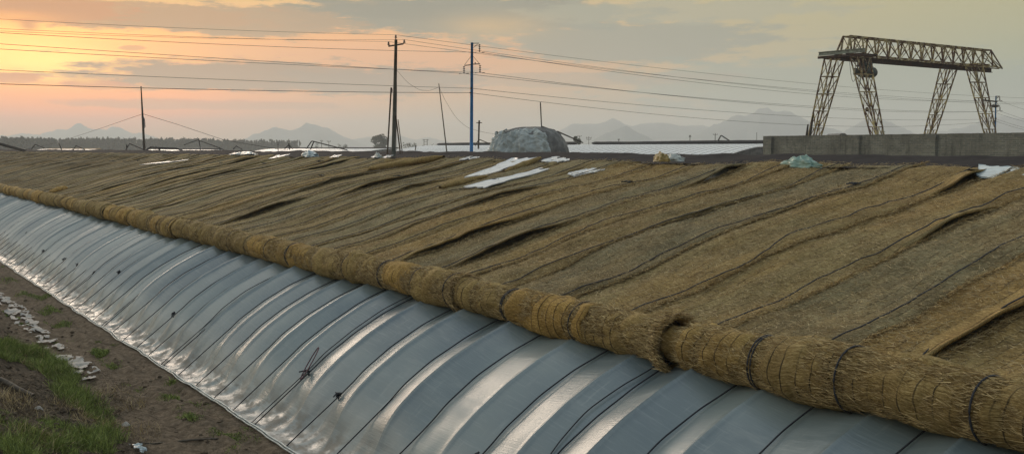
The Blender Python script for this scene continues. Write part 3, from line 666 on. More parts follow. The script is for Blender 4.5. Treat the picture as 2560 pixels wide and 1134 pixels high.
# ---------------------------------------------------------------- houses beyond
def far_house(X0, y0, y1, zroll, depth, label, rolls, z0=.4, ribs=1.0, quilt=M_black, rr=.17, fmat=None):
    root = empty('greenhouse', (X0, y0, 0), label, 'greenhouse', 'plastic greenhouses in rows beyond the ridge')
    s = np.linspace(0, 1, 30); zz = z0+(zroll-.15-z0)*np.sin(s*PI/2)**.55; mbf = MB()
    yy = np.arange(y0, y1+.01, ribs/4); S_, Y_ = np.meshgrid(s, yy, indexing='ij')
    zt = z0+(zroll-.16-z0)*np.clip(np.sin(S_*PI/2), 0, 1)**.5
    ph = (Y_/ribs) % 1; crest = (1-np.abs(ph*2-1))*.07*np.sin(S_*PI)**.3
    P = np.stack([X0+S_*depth, Y_, zt+crest], -1)
    f = fast_mesh('plastic_film', P.reshape(-1, 3), gridq(len(s), len(yy)), fmat or M_white, root)
    endp = np.stack([X0+s*depth, np.full(30, y0), z0+(zroll-.16-z0)*np.sin(s*PI/2)**.5], -1); e2 = endp.copy(); e2[:, 2] = -.05
    for yv in (y0+.02, y1-.02):
        e = endp.copy(); e[:, 1] = yv; e_ = e2.copy(); e_[:, 1] = yv
        mbf.grid(np.stack([e, e_], 0))
    mbf.build('end_wall', M_felt, root)
    mbr = MB(); mbr.box((X0+depth+1.0, (y0+y1)/2, zroll/2-.25), (1.6, y1-y0, zroll-.3)); mbr.build('rear_wall', M_felt, root)
    mbw = MB()
    k = 0; y = y0+ribs/2
    while y < y1:
        q = np.stack([X0+s*depth, np.full(30, y), z0+(zroll-.16-z0)*np.sin(s*PI/2)**.5+.02], -1); mbw.tube(q, .012, 4, False); y += ribs
    mbw.build('hold_down_rope', M_rope, root)
    for (ya, yb) in rolls:
        mb = MB(); n = max(8, int((yb-ya)*2)); t = np.linspace(ya, yb, n); r = rr*(1+.16*(vn(t*.9, 0*t, 131)-.5)); r[0] *= .4; r[-1] *= .4
        mb.tube(np.stack([np.full(n, X0+depth-.4), t, np.full(n, zroll)+.02*np.sin(t*.3)], -1), r, 12)
        mb.build('rolled_quilt', quilt, root)
    return root
def YX(px, X, py=360): r = ray(px, py); return X*r[1]/r[0]
Xr_ = 66
far_house(55, YX(1990, Xr_), YX(1100, Xr_), HC+.0080*65.6, 11, 'white ridged greenhouse with a black quilt roll beyond the dome and brick wall', [(YX(1990, Xr_), YX(1488, Xr_)), (YX(1452, Xr_), YX(1100, Xr_))], z0=1.2)
far_house(84, YX(990, 96), YX(700, 96), HC+.10, 12, 'low white greenhouse behind the concrete pole with a thin dark roll', [(YX(990, 95), YX(705, 95))], z0=.5, rr=.15)
far_house(46, YX(560, 55), YX(385, 55), HC-.08, 9, 'bright plastic greenhouse just right of the guyed mast', [(YX(560, 55), YX(388, 55))], z0=.5, rr=.16)
far_house(62, YX(255, 72), YX(120, 72), HC-.10, 10, 'distant plastic greenhouse at the far left below the poplars', [(YX(255, 72), YX(125, 72))], z0=.5, rr=.16, quilt=M_roll)
# covered dome
DD = 58; root = empty('covered_shed', (*W(1327, 371, DD)[:2], 0), 'rounded shed draped in milky plastic and grey felt standing behind the ridge', 'shed')
cc = W(1327, 371, DD); half = 102*DD/F_; HT = HC+50*DD/F_
rv = np.array([R3[0, 0], R3[1, 0], 0]); rv /= np.linalg.norm(rv); fv = np.array([-rv[1], rv[0], 0])
def dome(grow, a0, a1, hmax, fold, nA, nH, seed):
    A = np.linspace(a0, a1, nA); Hh = np.linspace(0, hmax, nH); AA, HH = np.meshgrid(A, Hh, indexing='ij')
    if fold > .1:
        pass
    if fold > .1: HH = HH*(.72+.75*fbm(AA*4.2, 0*AA+2, 144, 2))
    # HH is latitude 0..pi/2 ; flat-topped loaf
    ce = lambda t, e: np.sign(np.cos(t))*np.abs(np.cos(t))**e; se = lambda t, e: np.sign(np.sin(t))*np.abs(np.sin(t))**e
    AA0 = AA; f = fold*.5+fold*((vn(AA*7+seed, HH*1.2, 141)-.5)*1.0+(vn(AA*17+seed, HH*4, 142)-.5)*.5+(fbm(AA*9+seed, HH*9, 145, 3)-.5)*.8+.5*np.exp(-((HH-hmax)/.12)**2)*(vn(AA*7+seed, 0*HH, 143)))
    k = 1+grow+f
    x = half*ce(HH, .55)*ce(AA, .8)*k; y = half*.75*ce(HH, .55)*se(AA, .8)*k; z = .9+(HT-.9)*se(HH, .52)*(1+f*.25)
    # flatten vertical: lower body is a wall
    return np.array([cc[0], cc[1], 0])+rv*x[..., None]+fv*y[..., None]+np.array([0, 0, 1.])*z[..., None]
lat = lambda: None
P = dome(-.02, 0, 2*PI, PI/2, .06, 160, 60, 3); mb = MB(); mb.grid(P, cu=True); low = P[:, :1].repeat(2, 1).copy(); low[:, 0, 2] = -.05; mb.grid(low, cu=True); mb.build('felt_cover', M_felt, root)
P = dome(.03, PI*.80, PI*1.62, PI/2*.62, .17, 260, 90, 9); mb = MB(); mb.grid(P); low = P[:, :1].repeat(2, 1).copy(); low[:, 0, 2] = -.05; mb.grid(low); mb.build('plastic_cover', M_cloud, root)
# brick wall
XW = 36; yA = YX(1908, XW, 345); yB = YX(2760, XW, 345); zt = HC+.0147*XW
root = empty('brick_wall', (XW, yB, 0), 'long grey brick wall with pilasters under the gantry crane', 'wall')
mb = MB(); mb.box((XW+.13, (yA+yB)/2, zt/2), (.26, yA-yB, zt)); mb.build('wall_face', M_brick, root, smooth=False)
for px in (1925, 2143, 2333, 2555):
    y = YX(px, XW, 345); mb = MB(); mb.box((XW-.06, y, (zt-.12)/2), (.14, .37, zt-.12)); p = mb.build('pilaster', M_brick, root, smooth=False)
    mb = MB(); mb.box((XW-.065, y, zt-.055), (.15, .42, .12)); mb.build('cap', M_cap, p, smooth=False)
mb = MB()
for k in range(60):
    y = yB+(yA-yB)*k/60; mb.box((XW+.13, y+(yA-yB)/120, zt+.018), (.28, (yA-yB)/60-.02, .03+.02*random.random()))
mb.build('coping', M_brick, root, smooth=False)
# ---------------------------------------------------------------- gantry crane
def crane():
    cl = W(2112, 371, 70.6); crr = W(2397, 371, 78.8); d = crr-cl; d[2] = 0; SP = np.linalg.norm(d); ang = math.atan2(d[1], d[0])
    root = empty('gantry_crane', (cl[0], cl[1], 0), 'rusty lattice gantry crane on four splayed legs behind the brick wall', 'crane')
    ex = d/SP; ey = np.array([-ex[1], ex[0], 0]); O = np.array([cl[0], cl[1], 0])
    Lp = lambda x, y, z: O+ex*x+ey*y+np.array([0, 0, z])
    zb = HC+6.28; ht = 1.24; hw = .45
    x0 = -.1; x1 = SP+3.6
    tr = MB(); npn = 13; xs = np.linspace(x0, x1, npn+1)
    for sgn in (-1, 1):
        y = sgn*hw
        tr.bar(Lp(x0, y*.6, zb+ht), Lp(x1, y*.6, zb+ht), .11); tr.bar(Lp(x0-.6, y, zb), Lp(x1+.6, y, zb), .10)
        tr.bar(Lp(x0, y*.6, zb+ht), Lp(x0-.55, y, zb), .10)
        for i in range(npn+1):
            tr.bar(Lp(xs[i], y*.6, zb+ht), Lp(xs[i], y, zb), .085 if i % 2 else .10)
            if i < npn:
                a, b_ = (xs[i], xs[i+1]) if i % 2 else (xs[i+1], xs[i])
                tr.bar(Lp(a, y*.6, zb+ht), Lp(b_, y, zb), .055)
                if i % 2 == 0 or sgn > 0: tr.bar(Lp(b_, y*.6, zb+ht), Lp(a, y, zb), .035)
        tr.bar(Lp(x1, y*.6, zb+ht), Lp(x1+1.95, y*.3, zb-.05), .075); tr.bar(Lp(x1+.6, y, zb), Lp(x1+1.95, y*.3, zb-.05), .075)
        tr.bar(Lp(x1, y*.6, zb+ht*.55), Lp(x1+1.95, y*.3, zb-.05), .045)
    for i in range(npn+1):
        tr.bar(Lp(xs[i], -hw, zb), Lp(xs[i], hw, zb), .06); tr.bar(Lp(xs[i], -hw*.6, zb+ht), Lp(xs[i], hw*.6, zb+ht), .06)
        if i < npn: tr.bar(Lp(xs[i], -hw, zb), Lp(xs[i+1], hw, zb), .04)
    tr.build('truss_girder', M_crane, root, smooth=False)
    ib = MB()
    ib.box(Lp((x0+x1)/2, 0, zb-.18), (1, 1, 1), None) if False else None
    for (zz_, w_, h_) in ((zb-.10, .22, .03), (zb-.25, .03, .27), (zb-.40, .24, .04)):
        a = Lp(x0-.6, 0, zz_); b_ = Lp(x1+.6, 0, zz_); t = np.array([ex, ey, [0, 0, 1]]).T; ib.box((a+b_)/2, (np.linalg.norm(b_-a), w_, h_), t)
    ib.build('runway_beam', M_craned, root, smooth=False)
    T = np.array([ex, ey, [0, 0, 1]]).T
    pl = MB()
    pl.box(Lp(-.75, -.1, zb+.14), (.10, 3.6, .20), T); pl.box(Lp(-.75, -.1, zb+.25), (.26, 3.6, .03), T); pl.box(Lp(-.75, -.1, zb+.035), (.26, 3.6, .03), T)
    pl.build('end_girder', M_pale, root, smooth=False)
    for xx in (0, SP):
        hd = MB()
        for dx in (-.72, .72): hd.box(Lp(xx+dx, 0, zb-.10), (.12, 3.6, .16), T)
        for yy in (-1.7, -.9, .9, 1.7): hd.box(Lp(xx, yy, zb-.10), (1.32, .10, .12), T)
        hd.build('head_frame', M_craned if xx == 0 else M_crane, root, smooth=False)
        for sgn in (-1, 1):
            leg = MB(); zt_, zb_ = zb-.22, .55
            yt, yb = sgn*1.03, sgn*3.66
            def cor(f, i):
                wx = .66*(1-f)+.22*f; wy = .30*(1-f)+.16*f; yc = yt+(yb-yt)*f; z = zt_+(zb_-zt_)*f
                return Lp(xx+(-wx, wx, wx, -wx)[i], yc+(-wy, -wy, wy, wy)[i], z)
            for i in range(4): leg.bar(cor(0, i), cor(1, i), .075)
            nb = 8
            for k in range(nb+1):
                f = (k/nb)**1.0
                for i in range(4): leg.bar(cor(f, i), cor(f, (i+1) % 4), .05)
                if k < nb:
                    f2 = (k+1)/nb
                    for i in (0, 2):
                        mid = (cor(f, i)+cor(f, (i+1) % 4))/2
                        leg.bar(mid, cor(f2, i), .04); leg.bar(mid, cor(f2, (i+1) % 4), .04)
                    for i in (1, 3): leg.bar(cor(f, i), cor(f2, (i+1) % 4), .05)
            leg.build('leg', M_crane, root, smooth=False)
        bb = MB(); bb.box(Lp(xx, 0, .42), (.35, 8.4, .34), T)
        for yy in (-3.8, 3.8): bb.lathe([(0, -.06), (.25, -.06), (.25, .06), (0, .06)], Lp(xx, yy, .25), 14, np.array([ey, [0, 0, 1], ex]).T)
        bb.build('bottom_carriage', M_craned, root, smooth=False)
    # hoist
    xh = 2.25; ho = MB(); AX = np.array([ey, [0, 0, 1], ex]).T
    ho.box(Lp(xh-.25, 0, zb-.56), (1.0, .55, .30), T)
    ho.lathe([(0, -.85), (.28, -.82), (.37, -.68), (.37, .62), (.29, .78), (0, .82)], Lp(xh+.05, 0, zb-1.06), 18, AX)
    ho.lathe([(0, -.45), (.20, -.42), (.20, .45), (0, .48)], Lp(xh+.35, .25, zb-.72), 14, AX)
    ho.box(Lp(xh-.95, 0, zb-1.05), (.45, .5, .45), T)
    ho.build('hoist', M_green, root)
    cb2 = MB()
    for dx in (.05, .22): cb2.tube([Lp(xh+dx, 0, zb-1.3), Lp(xh+dx-.05, 0, zb-3.4)], .018, 5)
    cb2.build('hoist_cable', M_wire, root)
    hk = MB(); hk.lathe([(0, -.16), (.09, -.13), (.12, 0), (.09, .13), (0, .16)], Lp(xh+.12, 0, zb-3.6), 10); hk.tube([Lp(xh+.12+.10*math.cos(t), 0, zb-3.98+.12*math.sin(t)) for t in np.linspace(1.6, 5.6, 12)], .03, 6); hk.build('hook_block', M_craned, root)
    lp = MB()
    for (xa, xb_, sag) in ((-.2, .75, 2.9), (.7, 1.2, 3.4), (1.1, 1.5, 2.4), (1.4, 1.8, 2.0)):
        t = np.linspace(0, 1, 16); lp.tube([Lp(xa+(xb_-xa)*q, -.35, zb-.35-sag*4*q*(1-q)*.5) for q in t], .016, 5)
    lp.build('festoon_cable', M_wire, root)
    sb = MB(); sb.bar(Lp(SP-.9, -2.3, zb-2.75), Lp(SP+.5, -2.6, zb-2.85), .09); sb.build('spar', M_wood, root, smooth=False)
    a = proj(Lp(x0, 0, zb+ht)); b_ = proj(Lp(x1, 0, zb+ht)); print('crane top', a, b_, proj(Lp(0, 5.1, .55)), proj(Lp(SP, -1.45, zb)))
crane()
# dark jib lying behind the wall
for k, (a, b_, lab) in enumerate((((2024, 345), (2033, 288), 'taller dark post leaning beside the left crane leg'), ((2016, 345), (2020, 311), 'shorter dark post beside the left crane leg'))):
    mb = MB(); mb.tube([W(a[0], 420, 66), W(*a, 66), W(*b_, 66)], [.09, .09, .05], 6); tag(mb.build('steel_post', M_steel), lab, 'post')
# ---------------------------------------------------------------- poles
def insulator(mb, c, s=1., down=False):
    """pin insulator of three skirts"""
    prof = []
    for k in range(3): prof += [(.02*s, k*.055*s), (.075*s*(1-.15*k), k*.055*s+.012*s), (.06*s*(1-.15*k), k*.055*s+.035*s), (.025*s, k*.055*s+.045*s)]
    prof += [(.02*s, .17*s), (0, .18*s)]
    if down: prof = [(r, -z) for r, z in prof]
    mb.lathe(prof, c, 10)
def string_ins(mb, c, n=4, s=1.):
    for k in range(n): mb.lathe([(0, -k*.14*s), (.03*s, -k*.14*s-.01), (.09*s, -k*.14*s-.06*s), (.09*s, -k*.14*s-.075*s), (.02, -k*.14*s-.085*s), (0, -k*.14*s-.14*s)], c, 10)
# concrete pole through the rear of the ridge
XP = 15.6; foot = WX(984, 388, XP); topz = WX(990, 99, XP)
dep = proj(foot)[2]; print('conc pole depth', dep, foot)
root = empty('utility_pole', (foot[0], foot[1], 0), 'tall grey concrete power pole rising from the ridge in the middle', 'utility pole')
mb = MB(); mb.tube([[foot[0], foot[1], 0], foot, topz], [.085, .075, .048], 14); mb.build('shaft', M_conc, root)
mb = MB(); mb.bar(W(971, 116, dep), W(1009, 110, dep), .035, .045); mb.tube([W(972, 117, dep), W(971.5, 108, dep)], .012, 6); mb.tube([W(1008, 110, dep), W(1010.5, 105, dep)], .012, 6); mb.tube([W(989, 100, dep), W(989.5, 91, dep)], .012, 6); mb.build('crossarm', M_steel, root, smooth=False)
insA = [W(989.5, 95, dep), W(971.5, 112, dep), W(1010.5, 107, dep)]
for c in insA: mb = MB(); insulator(mb, c-np.array([0, 0, .02]), .68); mb.build('insulator', M_porc, root)
mb = MB(); mb.tube([W(991.5, 150, dep), W(992, 250, dep), W(991, 330, dep), W(992, 380, dep)], .006, 5); mb.build('down_lead', M_wire, root)
# stay props by the pole
def post(pts, r, mat, label, name='stay_pole', cat='pole', X=None, D=None, grp=None, n=8):
    P = [WX(x, y, X) if X else W(x, y, D) for x, y in pts]; mb = MB(); mb.tube(P, r, n); o = mb.build(name, mat); return tag(o, label, cat, grp)
post([(968, 390), (978, 219)], [.026, .026], M_rust, 'rusty steel prop leaning left of the concrete pole', X=15.4)
post([(1001, 384), (989.5, 290)], [.026, .022], M_rust, 'short rusty prop leaning against the right of the concrete pole', X=15.5)
post([(1006, 384), (995, 299)], [.016, .014], M_rust, 'thinnest rusty prop, rightmost beside the concrete pole', X=15.7)
post([(1117, 380), (1097, 209)], [.022, .013], M_wood, 'thin bare leaning pole between the concrete and the blue pole', X=17.0)
post([(979.5, 221), (981, 226), (979, 232)], .012, M_rope, 'short rope tie at the top of the rusty prop', 'rope_tie', 'rope', X=15.45)
# mast with guy lines
rt = empty('guyed_mast', (*WX(361, 380, 17.6)[:2], 0), 'thin wooden mast with two guy lines in front of the poplar row', 'mast')
XM = 17.6; mb = MB(); f0 = WX(361, 382, XM); mb.tube([[f0[0], f0[1], 2], f0, WX(357, 300, XM), WX(352.5, 216, XM)], [.10, .09, .07, .035], 8); mb.build('shaft', M_wood, rt)
for pts in ([(356, 285), (260, 318), (145, 356), (60, 374)], [(358, 285), (440, 310), (560, 350), (690, 372), (720, 374)]):
    mb = MB(); k_ = np.linspace(XM, XM+4, len(pts)); mb.tube([WX(*p, x) for p, x in zip(pts, k_)], .013, 5); mb.build('guy_line', M_wire, rt)
mb = MB()
for q in range(7): a = random.uniform(-3, 6); mb.tube([WX(356, 284+random.uniform(-3, 3), XM), WX(357+a, 298, XM), WX(358+a*1.2, 312+random.uniform(-6, 12), XM)], .016, 4)
mb.build('rope_ends', M_rope, rt)
# blue poles
def blue_pole(px0, pyb, px1, pyt, dep, label, nest=False, sc_=1.):
    b0 = W(px0, pyb, dep); t0 = W(px1, pyt, dep); k = dep/F_
    root = empty('utility_pole', (b0[0], b0[1], 0), label, 'utility pole')
    g0 = np.array([b0[0], b0[1], 0]); mb = MB(); mb.tube([g0, t0], [5.2*k*sc_, 3.2*k*sc_], 14); mb.build('shaft', M_blue, root)
    u = lambda dx, dy: W(px1+dx*sc_, pyt+dy*sc_, dep)
    mb = MB(); mb.bar(u(0, 1.5), u(18, 1.5), 1.6*k); mb.bar(u(4, 12), u(14, 4), 1.4*k); mb.bar(u(0, 55), u(-19, 57), 2.2*k*sc_); mb.bar(u(0, 54), u(20, 53), 2.2*k*sc_)
    mb.tube([u(-1, 32), u(-19, 56)], .5*k, 5); mb.tube([u(1, 32), u(19, 53)], .5*k, 5); mb.bar(u(8, 53), u(8, 49), 1.8*k)
    mb.build('crossarm', M_steel, root, smooth=False)
    tips = [u(19, 24), u(-20, 77), u(20, 75), u(-2, 114), u(-4, 125)]
    for a, b_ in (((18.5, 3), (19, 23)), ((-20, 58), (-20, 76)), ((20, 55), (20, 74))):
        mb = MB(); n = 4; q0 = u(*a); q1 = u(*b_)
        for j in range(n):
            c = q0+(q1-q0)*(j+.2)/n; mb.lathe([(0, 0), (.9*k, 0), (3.0*k*sc_, -1.6*k*sc_), (2.8*k*sc_, -2.4*k*sc_), (.8*k, -2.6*k*sc_), (.8*k, -4.8*k*sc_)], c, 10)
        mb.build('insulator_string', M_porc, root)
    mb = MB()
    for p in tips[:3]:
        for dx in (-9, 9):
            c = p+rv*(dx*k*sc_); mb.bar(c-rv*3*k*sc_, c+rv*3*k*sc_, 1.2*k); mb.bar(c-rv*3*k-[0, 0, 0], c-rv*2*k-np.array([0, 0, 1.8*k]), 1*k)
    mb.box(tips[3], (3*k, 3*k, 5*k)); mb.box(tips[4], (3*k, 3*k, 3*k)); mb.build('wire_clamp', M_steel, root, smooth=False)
    if nest:
        n_ = MB(); c = u(-7, 50)
        for q in range(160):
            a = np.array([random.gauss(0, 1), random.gauss(0, 1), random.gauss(0, .35)])*4.2*k; t = np.array([random.gauss(0, 1), random.gauss(0, 1), random.gauss(0, .3)]); t /= np.linalg.norm(t)
            n_.bar(c+a-t*3*k, c+a+t*3*k, .6*k)
        tag(n_.build('bird_nest', M_wood, smooth=False), 'dark stick nest on the crossarm of the far blue pole', 'nest')
    return tips
D1 = 55; D2_ = 111
t1 = blue_pole(1177, 371, 1180, 107, D1, 'bright blue power pole standing near the middle of the picture')
t2 = blue_pole(2488, 371, 2490, 240, D2_, 'smaller blue power pole at the right edge carrying a nest', True, .5)
# ---------------------------------------------------------------- wires
def wire(pts, r, parent, nm='wire'):
    mb = MB(); mb.tube(np.array(pts), r, 5, False); return mb.build(nm, M_wire, parent, smooth=True)
def span(a, b_, sag, n=40):
    t = np.linspace(0, 1, n)[:, None]; p = a+(b_-a)*t; p[:, 2] -= (4*sag*t*(1-t))[:, 0]; return p
rw = empty('power_line', tuple(t1[0]), 'five thin wires strung through the blue poles', 'power line')
dirv = (t2[0]-t1[0]); dirv[2] = 0
yl = (82, 110, 123, 175, 210); ymid = (233, 264, 267.5, 291, 312)
def atx(a, dv, px):
    """horizontal parameter where a + dv*t appears at image column px"""
    lo, hi = 0., 1.
    f = lambda t: proj(a+dv*t)[0]-px
    s0 = f(lo); 
    for _ in range(60):
        m_ = (lo+hi)/2
        if (f(m_) > 0) == (s0 > 0): lo = m_
        else: hi = m_
    return lo
def zat(px, py, p): r = ray(px, py); return HC+r[2]/np.hypot(r[0], r[1])*np.hypot(p[0], p[1])
for k in range(5):
    a, b_ = t1[k], t2[k]
    t = atx(a, b_-a, 2000); p = a+(b_-a)*t; z = zat(2000, ymid[k], p); sag = (p[2]-z)/(4*t*(1-t)); wire(span(a, b_, max(sag, 0), 50), .011, rw)
    e = a-dirv*.9; e[2] = a[2]; dv = e-a; lo = 0
    ts = np.linspace(0, .6, 600); pr = [proj(a+dv*q)[0] if proj(a+dv*q)[2] > 1 else -9e9 for q in ts]; t = ts[int(np.argmin(np.abs(np.array(pr))))]
    p = a+dv*t; z = zat(0, yl[k], p); sag = (p[2]-z)/(4*t*(1-t)); print('sag', k, round(sag, 2), round(t, 2)); wire(span(a, e, sag, 50), .009 if k < 4 else .013, rw)
    c = t2[k]; e = c+dirv*.5; e[2] = c[2]-1.0; wire(span(c, e, .8, 16), .012, rw)
rw2 = empty('power_line', tuple(insA[0]), 'three upper wires strung over the concrete pole', 'power line')
yl2 = (48, 72, 78); ymr = (207, 223, 226); yrr = (238.5, 249, 251)
Dr = 60
for k in range(3):
    a = insA[k]+np.array([0, 0, .10]); far = W(2560, yrr[k], Dr); dv = far-a; b_ = a+dv*1.25; b_[2] = far[2]+.05
    t = atx(a, b_-a, 2000); p = a+(b_-a)*t; z = zat(2000, ymr[k], p); sag = (p[2]-z)/(4*t*(1-t)); wire(span(a, b_, max(sag, .05), 60), .0055, rw2)
    e = a-dv*.8; e[2] = a[2]; dv2 = e-a; ts = np.linspace(0, .6, 600); pr = [proj(a+dv2*q)[0] if proj(a+dv2*q)[2] > 1 else -9e9 for q in ts]; t = ts[int(np.argmin(np.abs(np.array(pr))))]
    p = a+dv2*t; z = zat(0, yl2[k], p); sag = (p[2]-z)/(4*t*(1-t)); print('sagA', k, round(sag, 2), round(t, 2)); wire(span(a, e, sag, 50), .0042, rw2)
# slack line from concrete pole via leaning pole down to the dome
pts = [WX(991, 175, XP), WX(1020, 208, 16), WX(1050, 226, 16.3), WX(1075, 227, 16.7), WX(1097, 218, 17.0)]
pts2 = [WX(1098, 218, 17.0), WX(1112, 250, 17.6), WX(1140, 295, 18.4), WX(1170, 321, 19.3), WX(1220, 333, 21), WX(1275, 341, 23)]
def smoothpath(p, n=40):
    p = np.array(p); t = np.linspace(0, 1, len(p)); q = np.linspace(0, 1, n); o_ = np.stack([np.interp(q, t, p[:, k]) for k in range(3)], -1)
    for _ in range(6): o_[1:-1] = (o_[:-2]+o_[1:-1]*2+o_[2:])/4
    return o_
mb = MB(); mb.tube(smoothpath(pts), .0045, 5); mb.tube(smoothpath(pts2), .0045, 5); tag(mb.build('slack_cable', M_wire), 'thin slack cable drooping from the concrete pole over the leaning pole', 'cable')
# ---------------------------------------------------------------- small frames and distant posts
def frame(segs, D, r, label, mat=M_steel, name='lever_frame', grp=None):
    mb = MB()
    for sgm in segs: mb.tube([W(x, y, D) for x, y in sgm], r, 6)
    return tag(mb.build(name, mat), label, 'steel frame', grp)
frame([[(766, 372), (779, 353), (782, 353), (868, 375)], [(776, 374), (784, 355)]], 48, .028, 'bent steel lever frame on the ridge left of the concrete pole')
frame([[(1793, 356), (1802, 339), (1804, 339), (1824, 352)]], 82, .05, 'small bent lever arm on the far black roll')
frame([[(1351, 256), (1354, 322)], [(1348, 326), (1355, 316), (1400, 332), (1458, 357)], [(1393, 328), (1456, 356)]], 60, .035, 'upright rod and long slanting arm behind the draped shed')
bp = W(1196, 364, 70); rt = empty('braced_pole', (bp[0], bp[1], 0), 'short wooden pole with crossarm and brace right of the blue pole', 'pole')
for nm, sg_, rr_ in (('shaft', [(1198, 301), (1196, 372)], .055), ('crossarm', [(1191, 307), (1205, 307)], .03), ('brace', [(1188, 364), (1197, 348), (1228, 361)], .035)):
    mb = MB(); mb.tube([W(x_, y_, 70) for x_, y_ in sg_], rr_, 6); mb.build(nm, M_wood, rt)
frame([[(-20, 352), (0, 358), (65, 376)], [(-20, 356), (60, 378)]], 70, .06, 'slanting dark double bar at the far left edge')
frame([[(78, 374), (88, 361), (112, 370)]], 80, .04, 'thin bent wire frame at the far left below the poplars')
frame([[(147, 358), (155, 376)]], 80, .035, 'thin leaning rod in the gap of the poplar clump', name='rod')
frame([[(182, 376), (190, 364), (212, 374)]], 80, .04, 'small bent wire frame between the far left frames and the mast')
frame([[(314, 376), (324, 359), (360, 374)], [(316, 374), (317, 362)]], 75, .045, 'bent dark frame immediately left of the mast foot')
frame([[(362, 378), (376, 368), (440, 371), (455, 375)], [(398, 369), (398, 379)]], 75, .06, 'long low dark frame immediately right of the mast foot')
frame([[(497, 346), (501, 376)], [(460, 362), (495, 350), (560, 374)]], 90, .04, 'thin post with wires in front of the middle of the poplar row')
frame([[(583, 373), (591, 365), (606, 374)]], 75, .04, 'tiny bent frame at the right part of the poplar row')
frame([[(722, 358), (724, 374)], [(712, 372), (722, 362), (732, 372)]], 75, .045, 'small dark post with braces near the end of the poplar row')
frame([[(1038, 376), (1040, 364)]], 60, .03, 'short bare stake between the props and the leaning pole', M_wood, 'stake')
def far_pole(px, ytop, D, label, arms=((3, 8),), w=.6, ybase=368):
    b0 = W(px, ybase, D); t0 = W(px, ytop, D); k = D/F_; mb = MB(); mb.tube([[b0[0], b0[1], 0], t0], w*k, 6)
    for dy, L in arms:
        c = W(px, ytop+dy, D); mb.bar(c-rv*L*k, c+rv*L*k, .8*k)
        for q in (-1, 1): mb.bar(c+rv*L*k*q, c+rv*L*k*q+np.array([0, 0, 2.5*k]), .9*k)
    return tag(mb.build('power_pole', M_steel), label, 'utility pole')
far_pole(822, 352, 300, 'tiny distant power pole left of the round tree', ((2, 4),))
far_pole(804, 350, 360, 'tiny distant power pole next to the end of the bent frame', ((3, 3),))
far_pole(695, 356, 240, 'distant thin pole in front of the end of the poplar row', ((2, 3), (6, 2)), .8)
far_pole(1472, 341, 260, 'distant pole with double crossarms right of the draped shed', ((4, 6), (8, 5)))
far_pole(1449, 339, 300, 'distant pole with one crossarm just right of the draped shed', ((2, 4),))
far_pole(1788, 333, 240, 'distant pole with crossarm over the far black roll', ((4, 5),), .8)
far_pole(1725, 338, 300, 'faint distant pole over the far black roll', ((2, 2), (5, 2)), .8)
far_pole(1892, 331, 300, 'faint thin pole just left of the brick wall', (), .6)
far_pole(1547, 347, 420, 'faint short pole below the pointed hill', ((3, 2),), .8)
far_pole(2207, 325, 200, 'small forked pole seen between the crane legs', ((5, 5),), .8)
far_pole(748, 350, 420, 'faint lattice mast in the haze right of the poplar row', (), .8)
# H frame pole
k = 300/F_; mb = MB()
for px in (1060, 1068): b0 = W(px, 368, 300); mb.tube([[b0[0], b0[1], 0], W(px, 348, 300)], .7*k, 6)
for dy, L in ((350, 8), (355, 4), (361, 4)): mb.bar(W(1064-L, dy, 300), W(1064+L, dy, 300), .9*k)
tag(mb.build('power_pole', M_steel), 'distant H shaped double pole left of the thin leaning pole', 'utility pole')
# low shed roof behind the wall
c = W(2108, 337, 95); mb = MB(); mb.add([c+rv*x*95/F_+np.array([0, 0, z]) + fv*dy for dy in (0, 4) for x, z in ((-14, -.12), (14, -.12), (4, .14), (-4, .14), (-14, -4), (14, -4))], [(4, 5, 1, 2, 3, 0), (6, 9, 8, 7, 11, 10), (0, 3, 9, 6), (3, 2, 8, 9), (2, 1, 7, 8), (0, 6, 10, 4), (1, 5, 11, 7)])
tag(mb.build('shed', M_felt, smooth=False), 'low dark roof just showing over the brick wall between the crane legs', 'shed')
# ---------------------------------------------------------------- trees
def crown_mesh(seed, h, w, n, leaf, shape):
    g = np.random.default_rng(seed); nb = 16; cs = []
    for _ in range(nb):
        t = g.random(); rr = w*(1-(.75 if shape == 'poplar' else .35)*abs(t-.35)); cs.append([g.normal(0, .33)*rr, g.normal(0, .33)*rr, h*((.05 if shape == 'poplar' else .16)+.9*t), (.16 if shape == 'poplar' else .28)*w*g.uniform(.7, 1.4)])
    cs = np.array(cs); idx = g.integers(0, nb, n); d = g.normal(size=(n, 3)); d /= np.linalg.norm(d, axis=1)[:, None]
    rad = cs[idx, 3][:, None]*g.uniform(.45, 1.1, (n, 1)); st = np.array([1, 1, 1.9 if shape == 'poplar' else 1.0])
    c = cs[idx, :3]+d*rad*st; a = g.normal(size=(n, 3)); a /= np.linalg.norm(a, axis=1)[:, None]; b_ = np.cross(a, g.normal(size=(n, 3))); b_ /= np.linalg.norm(b_, axis=1)[:, None]
    L = leaf*g.uniform(.6, 1.3, (n, 1)); v = np.stack([c-a*L, c-b_*L*.6, c+a*L, c+b_*L*.6], 1).reshape(-1, 3)
    return v, np.arange(n*4).reshape(-1, 4)
